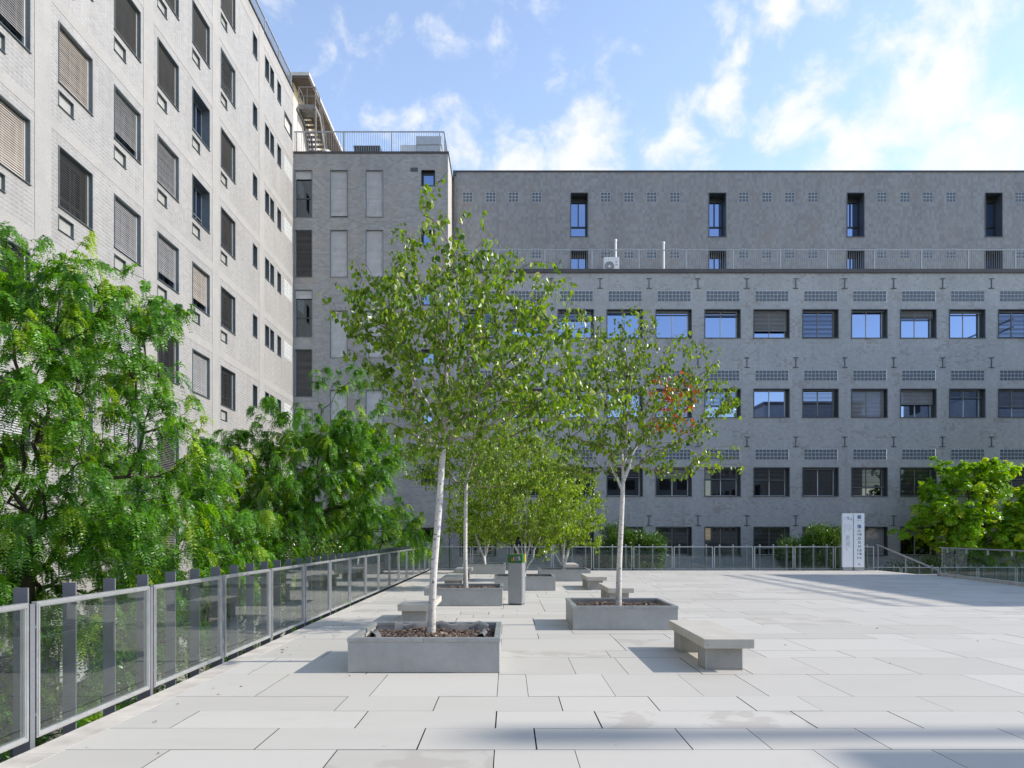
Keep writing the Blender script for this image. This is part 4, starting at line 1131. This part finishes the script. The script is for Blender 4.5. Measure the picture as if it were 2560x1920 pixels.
def birch(label, base, trunk_pts, ells, n_att, leaves_per, seed, rbase=.055, leaf=(.055, .075), limbs=(), red=None, group='white birches in planters', multi=False, alpha=.45, spread=.115, rtip=.003, mind=.10):
    t = thing('birch_tree', label, 'tree', base, 0, group)
    B = np.array(base, float); T = Tree(seed); rs = T.r
    if multi:
        idx = T.trunk([(0, 0, -.05), (0, 0, .12)], 4); first = len(T.P)-1
        for e in trunk_pts: T.limb(first, e, wob=.08, up=.25)
    else:
        idx = T.trunk(trunk_pts, 16); first = max(0, len(T.P)-3)
        for e in limbs: T.limb(first+int(rs.randint(0, 2)), e, wob=.08, up=.15)
    att = in_ellipsoids(rs, ells, n_att, .12, mind)
    T.grow(att, first, alpha, .25, .2, .14)
    link('trunk', T.mesh('trunk', M['bark_birch'], rtip, rbase, .35), t)
    # leaves: hang in little bunches along the outer shoots
    pos = []; k = 0
    for p in T.path[1+len(limbs) if not multi else 1+len(trunk_pts):]:
        q = np.array([T.P[i] for i in p]); m = len(q)
        lp = rs.poisson(leaves_per)
        for _ in range(lp):
            f = min(m-1.001, (m-1)*(1-abs(rs.normal(0, .45)))); f = max(f, (m-1)*.15); i = int(f)
            pos.append(q[i]+(q[i+1]-q[i])*(f-i)+rs.normal(0, spread*.42, 3)*np.array([1, 1, .8])+np.array([0, 0, -.02]))
    pos = np.array(pos); n = len(pos)
    ax = rs.normal(0, .55, (n, 3)); ax[:, 2] -= 1.05
    nm = rs.normal(0, 1, (n, 3)); nm[:, 2] *= .5
    L = rs.uniform(leaf[0], leaf[1], n)*rs.choice([.6, .85, 1, 1, 1.15], n); Wd = L*rs.uniform(.68, .86, n)
    tint = np.zeros((n, 3)); tint[:, 0] = np.clip(rs.beta(1.6, 1.8, n), 0, 1); tint[:, 1] = np.where(rs.rand(n) < .07, rs.uniform(.2, .8, n), 0)
    mat = M['leaf_bushy'] if multi else M['leaf_birch']
    if red is not None:
        c, rad = np.array(red[0]), red[1]; hit = (np.linalg.norm(pos-c, axis=1) < rad) & (rs.rand(n) < .42); tint[:, 1] = np.where(hit, rs.uniform(.6, 1, n), 0); mat = M['leaf_birch_red']
    link('crown', leaves_mesh('crown', pos, ax, nm, L, Wd, mat, tint), t)
    return t

def locust(label, base, trunk_pts, ells, n_att, fr_per, seed, rbase=.13, frond=(.16, .30), group='feathery trees between the left railing and the pale building', lf=1.0, yellow=.12, name='locust_tree', limbs=(), mat='leaf_locust', pairs=14, wid=.42, cl=7, droop=1.45):
    t = thing(name, label, 'tree', base, 0, group)
    T = Tree(seed); rs = T.r
    T.trunk(trunk_pts, 20); first = max(0, len(T.P)-6)
    for e in limbs: T.limb(first+int(rs.randint(0, 5)), e, wob=.25, up=.2, seg=.3)
    nc = max(8, n_att//cl); cen = in_ellipsoids(rs, ells, nc, .3, .34); mid = np.mean(np.array([e[:3] for e in ells]), axis=0)
    att = np.repeat(cen, cl, axis=0); out = unit((att-mid)*np.array([1, 1, .25])); k_ = rs.uniform(-.5, 1, (len(att), 1))
    att = att+out*k_*.42+rs.normal(0, 1, att.shape)*np.array([.33, .33, .18]); att[:, 2] -= .22*k_[:, 0]**2
    T.grow(att, first, .4, .22, .26, .25)
    link('trunk', T.mesh('trunk', M['bark_dark'], .004, rbase, .3, white=0), t)
    st = []; dr = []; yl = []
    for p in T.path[1+len(limbs):]:
        q = np.array([T.P[i] for i in p]); m = len(q); tipdir = unit(q[-1]-q[max(0, m-3)])
        isy = rs.rand() < yellow
        for _ in range(rs.poisson(fr_per)):
            f = (m-1)*(1-min(.85, abs(rs.normal(0, .5)))); i = min(m-2, int(f)); s0 = q[i]+(q[i+1]-q[i])*(f-i)
            d = tipdir*.9+rs.normal(0, .55, 3)*np.array([1, 1, .6]); d[2] += .05; st.append(s0+rs.normal(0, .03, 3)); dr.append(d); yl.append(1.0 if isy and rs.rand() < .8 else 0.0)
    st = np.array(st); dr = unit(np.array(dr)); nf = len(st); FL = rs.uniform(frond[0], frond[1], nf)
    POS = []; AX = []; NM = []; LL = []; TT = []
    base_t = np.clip(rs.beta(1.8, 2.0, nf), 0, 1)
    side = unit(np.cross(dr, np.array([0, 0, 1.0])+rs.normal(0, .12, (nf, 3))))
    for j in range(pairs):
        u = (j+.6)/pairs
        drop = np.zeros((nf, 3)); drop[:, 2] = -1
        ang = droop
        p = st+dr*(FL*u*(1-.25*u))[:, None]+drop*(FL*ang*.62*u*u)[:, None]
        tang = unit(dr*(1-.5*u)+drop*(2*ang*.62*u))
        for sg in (-1, 1):
            a = side*sg*.92+tang*.45+rs.normal(0, .13, (nf, 3)); a[:, 2] -= .12
            nmv = np.cross(tang, side)+rs.normal(0, .25, (nf, 3))
            POS.append(p); AX.append(a); NM.append(nmv); LL.append(FL*(.145 if u < .8 else .11)*lf*(1.15-.4*abs(u-.45)))
            tt = np.zeros((nf, 3)); tt[:, 0] = np.clip(base_t+rs.normal(0, .1, nf), 0, 1); tt[:, 1] = np.array(yl)*rs.uniform(.25, .8, nf); TT.append(tt)
    POS = np.concatenate(POS); AX = np.concatenate(AX); NM = np.concatenate(NM); LL = np.concatenate(LL); TT = np.concatenate(TT)
    link('crown', quads_mesh('crown', POS, AX, NM, LL*1.25, LL*wid, M[mat], TT), t)
    return t

def shrub(label, base, ells, n_att, lp, seed, leaf=(.06, .09), name='shrub', cat='shrub', mat='leaf_shrub', group=None, spread=.16, stems=4, narrow=.45, hang=-.1, rbase=.03, yellow=.15):
    t = thing(name, label, cat, base, 0, group); T = Tree(seed); rs = T.r
    zb = min(e[2]-e[5] for e in ells)
    T.trunk([(0, 0, 0), (.02, 0, .3*max(.3, zb)), (0, .02, max(.4, zb))], 8); first = len(T.P)-2
    att = in_ellipsoids(rs, ells, n_att, .15, .12)
    T.grow(att, first, .35, .3, .3, .2)
    link('trunk', T.mesh('trunk', M['bark_dark'], .004, rbase, .2, white=0), t)
    pos = np.repeat(att, lp, axis=0); n = len(pos); pos = pos+rs.normal(0, spread, (n, 3))
    cen = np.mean(att, axis=0); ax = unit(pos-cen)*.8+rs.normal(0, .7, (n, 3)); ax[:, 2] += hang
    nm = rs.normal(0, .7, (n, 3)); nm[:, 2] += .8
    L = rs.uniform(leaf[0], leaf[1], n); tint = np.zeros((n, 3))
    cl = np.repeat(rs.rand(len(att)), lp); tint[:, 0] = np.clip(cl*.6+rs.rand(n)*.45, 0, 1); tint[:, 1] = np.where(rs.rand(n) < yellow, rs.uniform(.2, .8, n), 0)
    link('crown', leaves_mesh('crown', pos, ax, nm, L, L*narrow, M[mat], tint), t)
    return t

def plant_everything():
    # birch 1, in the nearest planter (local coordinates from the trunk base)
    b = (-1.02, 9.7, .33)
    birch('tall white birch in the nearest planter with leaning trunk', b, [(0, 0, -.05), (.03, 0, .8), (.10, 0, 1.6), (.15, .0, 2.35), (.17, .0, 2.75)],
          [(.45, 0, 3.95, 1.65, 1.4, 1.1), (.0, 0, 4.5, 1.1, .9, .95), (1.35, .1, 3.4, 1.35, 1.1, .95), (1.0, 0, 4.3, 1.1, .8, .75), (-.75, 0, 4.3, .85, .8, .7), (-.55, 0, 3.75, .8, .8, .75), (.15, 0, 5.25, .75, .5, .6), (.05, 0, 5.75, .3, .3, .55), (.62, 0, 3.1, 1.4, .9, .55), (-.15, 0, 2.7, .75, .6, .45)],
          640, 12, 101, .050, (.06, .092), limbs=[(1.1, .2, 3.7), (-.5, .1, 3.9), (.25, -.2, 4.6), (.7, -.3, 4.2), (.0, .4, 4.4)], alpha=.5)
    b = (2.02, 13.65, .33)
    birch('white birch right of the bin with a rusty orange leaf patch', b, [(0, 0, -.05), (.02, 0, .8), (.06, 0, 1.6), (.10, 0, 2.5)],
          [(.35, 0, 3.8, 1.75, 1.3, 1.05), (-.5, 0, 3.7, 1.1, .9, .95), (1.2, 0, 3.75, 1.2, .9, .8), (.1, 0, 4.8, 1.3, .8, .75), (1.0, 0, 4.6, 1.0, .8, .6), (1.35, 0, 2.75, 1.1, .7, .4), (-.8, 0, 2.8, 1.0, .7, .55)],
          540, 11, 102, .054, (.06, .09), limbs=[(-.55, .2, 3.6), (.7, .0, 3.7), (.2, -.3, 4.3), (.15, .4, 4.0)], red=((1.0, 0, 3.75), .62))
    b = (-1.05, 18.0, .33)
    birch('slim white birch in the planter left of the bin', b, [(0, 0, -.05), (-.01, 0, 1.0), (.0, 0, 2.0), (.02, 0, 2.9)],
          [(.1, 0, 4.1, 1.9, 1.5, 1.3), (-.9, 0, 3.2, 1.0, .9, .7), (.9, 0, 3.3, 1.1, .9, .8), (0, 0, 2.9, 1.6, 1.1, .6)],
          500, 13, 103, .054, (.06, .085), limbs=[(.5, .2, 4.1), (-.5, -.1, 4.0), (.1, .2, 4.7)])
    # bushy, many-stemmed birches at the back
    b = (.48, 22.83, .33)
    birch('bushy many stemmed birch behind the litter bin', b, [(-.7, 0, 1.9), (-.25, .1, 2.4), (.1, -.1, 2.6), (.4, .1, 2.2), (.75, 0, 1.7)],
          [(-.0, 0, 2.5, 2.05, 1.4, 1.25), (-.1, 0, 3.7, 1.9, 1.3, .9), (-.9, 0, 1.9, 1.1, 1.0, .9), (1.0, 0, 1.9, 1.05, 1.0, .95), (.75, -.3, .85, .45, .4, .5)],
          800, 20, 104, .06, (.065, .09), multi=True, mind=.12)
    b = (2.0, 27.2, .33)
    birch('bushy birch with a crooked low trunk at the back right', b, [(-.55, 0, 1.0), (-.1, .1, 1.5), (.4, .1, 1.3), (.1, -.1, 2.0)],
          [(.1, 0, 2.1, 1.6, 1.3, 1.15), (.1, 0, 3.2, 1.3, 1.1, .9), (-.7, 0, 1.6, 1.0, .9, .85), (.9, 0, 1.5, .9, .8, .8)],
          540, 20, 105, .09, (.07, .095), multi=True, mind=.14)
    b = (-1.05, 32.1, .33)
    birch('bushy birch in the farthest planter by the railing', b, [(-.4, 0, 1.3), (.3, .1, 1.5), (.05, -.1, 2.0)],
          [(0, 0, 2.5, 1.8, 1.5, 1.5), (-.8, 0, 1.7, 1.0, .9, .8), (.8, 0, 1.7, 1.0, .9, .8)],
          400, 20, 106, .09, (.075, .10), multi=True, mind=.15)
    # feathery trees below the left railing, rooted on the lower ground
    G = 4.2
    locust('largest feathery tree filling the left edge in front of the pale building', (-7.6, 11.6, -G), [(0, 0, -.05), (.1, .1, 2.5), (-.1, .2, 5.0), (.1, .1, 6.2)],
           [(-.3, 0, 8.4, 2.4, 2.2, 2.0), (-1.4, 0, 9.4, 1.7, 1.6, 1.4), (.2, 0, 4.6, 2.6, 2.2, 1.0), (-.5, 0, 9.7, 1.7, 1.5, .9), (.9, .2, 9.2, 1.3, 1.1, .8), (.9, .4, 7.0, 2.2, 2.0, 1.6), (-.8, 0, 6.2, 2.6, 2.2, 1.6), (1.2, .2, 5.3, 2.2, 2.0, 1.3), (2.0, .5, 7.7, 1.5, 1.0, .8), (-.2, 0, 10.0, 1.3, 1.1, .7)],
           1000, 9, 201, .13, (.26, .46), limbs=[(2.4, .5, 8.0), (-1.5, 0, 8.8), (.6, 0, 9.9), (2.3, .2, 6.4), (-.4, .3, 10.2)], yellow=.13)
    locust('feathery tree behind the second railing panel with drooping lower branches', (-6.7, 8.0, -G), [(0, 0, -.05), (-.2, .1, 2.0), (-.1, .2, 3.6)],
           [(-.6, .3, 4.6, 2.0, 2.0, 1.2), (.6, .6, 3.7, 1.7, 1.9, 1.1), (-1.2, 0, 5.6, 1.6, 1.8, 1.0)],
           420, 9, 202, .10, (.22, .38), limbs=[(1.0, .6, 4.2), (-1.2, .3, 5.2)], yellow=.10)
    locust('low feathery tree between the largest one and the middle one', (-7.2, 16.6, -G), [(0, 0, -.05), (.1, 0, 2.4), (.0, .1, 4.2)],
           [(0, 0, 5.6, 2.1, 2.2, 1.7), (1.0, .3, 4.6, 1.8, 2.0, 1.1), (-.5, 0, 7.0, 1.2, 1.2, .9)],
           560, 10, 203, .11, (.26, .44), limbs=[(1.2, .2, 6.0), (-1.0, 0, 6.2)], yellow=.10)
    locust('rounded feathery tree in front of the corner of the two buildings', (-6.2, 23.4, -G), [(0, 0, -.05), (.1, 0, 2.6), (-.1, .1, 5.4), (.0, .1, 6.6)],
           [(-.2, 0, 7.9, 2.4, 1.9, 1.7), (.3, 0, 9.7, 1.9, 1.5, 1.5), (1.1, 0, 6.7, 2.3, 1.8, 1.5), (-1.2, 0, 6.5, 2.0, 1.7, 1.4), (2.3, 0, 6.0, 1.4, 1.2, .8), (1.6, 0, 8.3, 1.4, 1.2, 1.1), (-1.6, 0, 8.3, 1.2, 1.2, 1.0)],
           900, 11, 204, .13, (.26, .44), limbs=[(.3, .1, 9.4), (1.6, .2, 7.2), (-1.4, 0, 7.6)], lf=1.1, yellow=.12)
    locust('feathery tree farthest along the left railing near the grey corner', (-6.3, 30.2, -G), [(0, 0, -.05), (.1, 0, 2.6), (-.1, .1, 4.6)],
           [(0, 0, 6.0, 2.2, 2.0, 1.6), (1.2, 0, 5.4, 1.5, 1.5, 1.1)],
           420, 10, 205, .12, (.26, .40), lf=1.15, yellow=.14)
    shrub('glossy round leaved bush right behind the left railing', (-5.3, 19.2, -G), [(0, 0, 4.7, 1.2, 2.3, 1.1), (.1, 1.6, 4.9, 1.0, 1.6, 1.0), (0, -1.0, 4.1, 1.1, 1.6, 1.2)], 260, 22, 206, (.06, .09), narrow=.6, yellow=.2)
    shrub('low leafy bush under the nearest railing panels', (-5.6, 12.2, -G), [(0, 0, 3.2, 1.2, 4.0, 1.0), (0, -3.0, 2.8, 1.1, 2.5, 1.0)], 200, 20, 207, (.06, .09), narrow=.5, yellow=.05)
    # right of the plaza
    ash = dict(lf=2.6, pairs=5, wid=.62, droop=1.1, mat='leaf_ash', name='ash_tree', group='bright green trees at right', frond=(.26, .42), rbase=.14, cl=4)
    locust('bright green tree behind the glass balustrade, left of two at right', (23.4, 37.9, -G), [(0, 0, -.05), (.1, 0, 2.0), (0, .1, 4.2), (.1, 0, 5.6)],
           [(0, 0, 7.9, 2.3, 1.6, 1.5), (-1.2, 0, 6.5, 1.7, 1.5, 1.2), (1.2, 0, 9.0, 1.3, 1.2, .95), (-1.2, 0, 8.9, 1.1, 1.0, .8), (1.0, 0, 6.0, 2.0, 1.5, 1.2), (-.2, 0, 9.6, .8, .8, .5)], 420, 10, 301, limbs=[(-1.2, 0, 8.2), (1.2, 0, 8.6), (.1, 0, 8.9)], yellow=.25, **ash)
    locust('bright green tree cut by the right edge behind the balustrade', (28.0, 37.6, -G), [(0, 0, -.05), (.1, 0, 2.0), (0, .1, 4.2), (.1, 0, 5.2)],
           [(0, 0, 7.4, 2.2, 1.6, 1.2), (-.9, 0, 6.0, 2.0, 1.6, 1.4), (.6, 0, 8.2, 1.5, 1.3, .9)], 340, 10, 302, limbs=[(-1.0, 0, 7.4), (.9, 0, 8.0)], yellow=.25, **ash)
    shrub('green bush behind the far railing left of the sign pillars', (15.2, 37.3, -G), [(0, 0, 4.4, 1.4, .8, 1.3), (.3, 0, 5.6, .55, .5, .85), (1.2, 0, 5.4, .7, .6, .8), (-.9, 0, 4.9, .8, .6, .8), (.9, 0, 5.0, 1.2, .7, 1.1)], 420, 70, 303, (.10, .17), narrow=.3, spread=.15, group=None)
    shrub('green bush behind the far railing beside the right birch trunk', (6.0, 37.2, -G), [(-.2, 0, 4.1, 2.1, .8, 1.3), (-.8, 0, 5.6, .45, .45, .9), (-.1, 0, 5.3, .6, .5, .8), (.5, 0, 5.2, 1.0, .6, .8), (1.3, 0, 5.2, .6, .5, .8)], 420, 70, 304, (.10, .17), narrow=.3, spread=.15, group=None)
    shrub('leafy bush growing up below the sloping handrail', (20.6, 37.6, -G), [(0, 0, 3.4, 2.0, .5, 1.0), (1.4, 0, 3.9, 1.2, .5, .9)], 160, 45, 305, (.10, .16), narrow=.4, spread=.18)
    # dry leaves blown over the paving
    rs = np.random.RandomState(77); n = 150
    pos = np.stack([np.where(rs.rand(n) < .45, -3.3+abs(rs.normal(0, .35, n)), rs.uniform(-3.2, 9, n)), rs.uniform(5.2, 33, n), np.full(n, .006)], 1)
    ax = rs.normal(0, 1, (n, 3)); ax[:, 2] = rs.uniform(0, .25, n); nm = rs.normal(0, .25, (n, 3)); nm[:, 2] = 1
    L = rs.uniform(.02, .05, n); t = np.zeros((n, 3)); t[:, 1] = 1; t[:, 0] = rs.rand(n)
    o = link('fallen_leaves', leaves_mesh('fallen_leaves', pos, ax, nm, L, L*.6, plain('dry_leaf', (.20, .11, .055), .8, 0, .4, 20), t))
    tag(o, 'dry brown leaves scattered over the pale paving', 'leaves', kind='stuff')
plant_everything()

# ------------------------------------------------------------------ neighbours and an added sun blocker outside the frame: they shade the plaza and stand in the window reflections
def neighbour(label, x0, x1, y0, y1, z1, rail=False, windows=True, face='x', wall='tile_side'):
    base = ((x0+x1)/2, (y0+y1)/2, -4.2); t = thing('office_building', label, 'building', base); off = inv(base)
    m = MB(); m.box(x0, x1, y0, y1, -4.19, z1); m.build('wall', M[wall], t, off)
    m = MB(); m.box(x0-.1, x1+.1, y0-.1, y1+.1, z1+.001, z1+.3); m.build('coping', M['coping'], t, off)
    if windows:
        m = MB(); z = -1.0
        while z < z1-2.5:
            if face == 'x':
                y = y0+1
                while y < y1-2: m.box(x0-.04, x0-.004, y, y+1.6, z, z+1.5); y += 2.7
            else:
                x = x0+1
                while x < x1-2: m.box(x, x+1.6, y1+.004, y1+.04, z, z+1.5); x += 2.7
            z += 3.2
        m.build('window_band', M['pane_dim_reflection'], t, off)
    if rail:
        m = MB()
        for h in (.75, 1.3): m.box(x0-.03, x0+.08, y0, y1, z1+.3+h-.09, z1+.3+h)
        y = y0
        while y < y1: m.box(x0, x0+.1, y, y+.1, z1+.3, z1+1.5); y += 2.0
        m.build('roof_railing', M['galv'], t, off)
TS = math.tan(SUN_EL)
neighbour('office block outside the frame beyond the right side of the plaza', 34, 46, 17.6, 31.4, (34-10.9)*TS-.3, rail=True)
neighbour('square office block outside the frame to the right of the camera', 26, 36, -14, 6.0, (26-3.0)*TS)
neighbour('low office block outside the frame behind the camera', -40, 30, -46, -32, 13.0, face='y', wall='tile_mid')
def sun_blocker():  # unseen upright added to throw the narrow shadow band across the paving
    X = 44.0; Y = 6.85; h = 44*TS
    t = thing('added_sun_blocker', 'slim added upright outside the frame that shades a strip of the plaza', 'sun_blocker', (X, Y, -4.2))
    m = MB(); m.box(-.25, .25, -.17, .17, .01, h+4.2-.6); m.build('shaft', M['tile_side'], t)
    m = MB(); m.box(-.33, .33, -.28, .28, h+4.2-.599, h+4.2); m.build('cap', M['coping'], t)
sun_blocker()
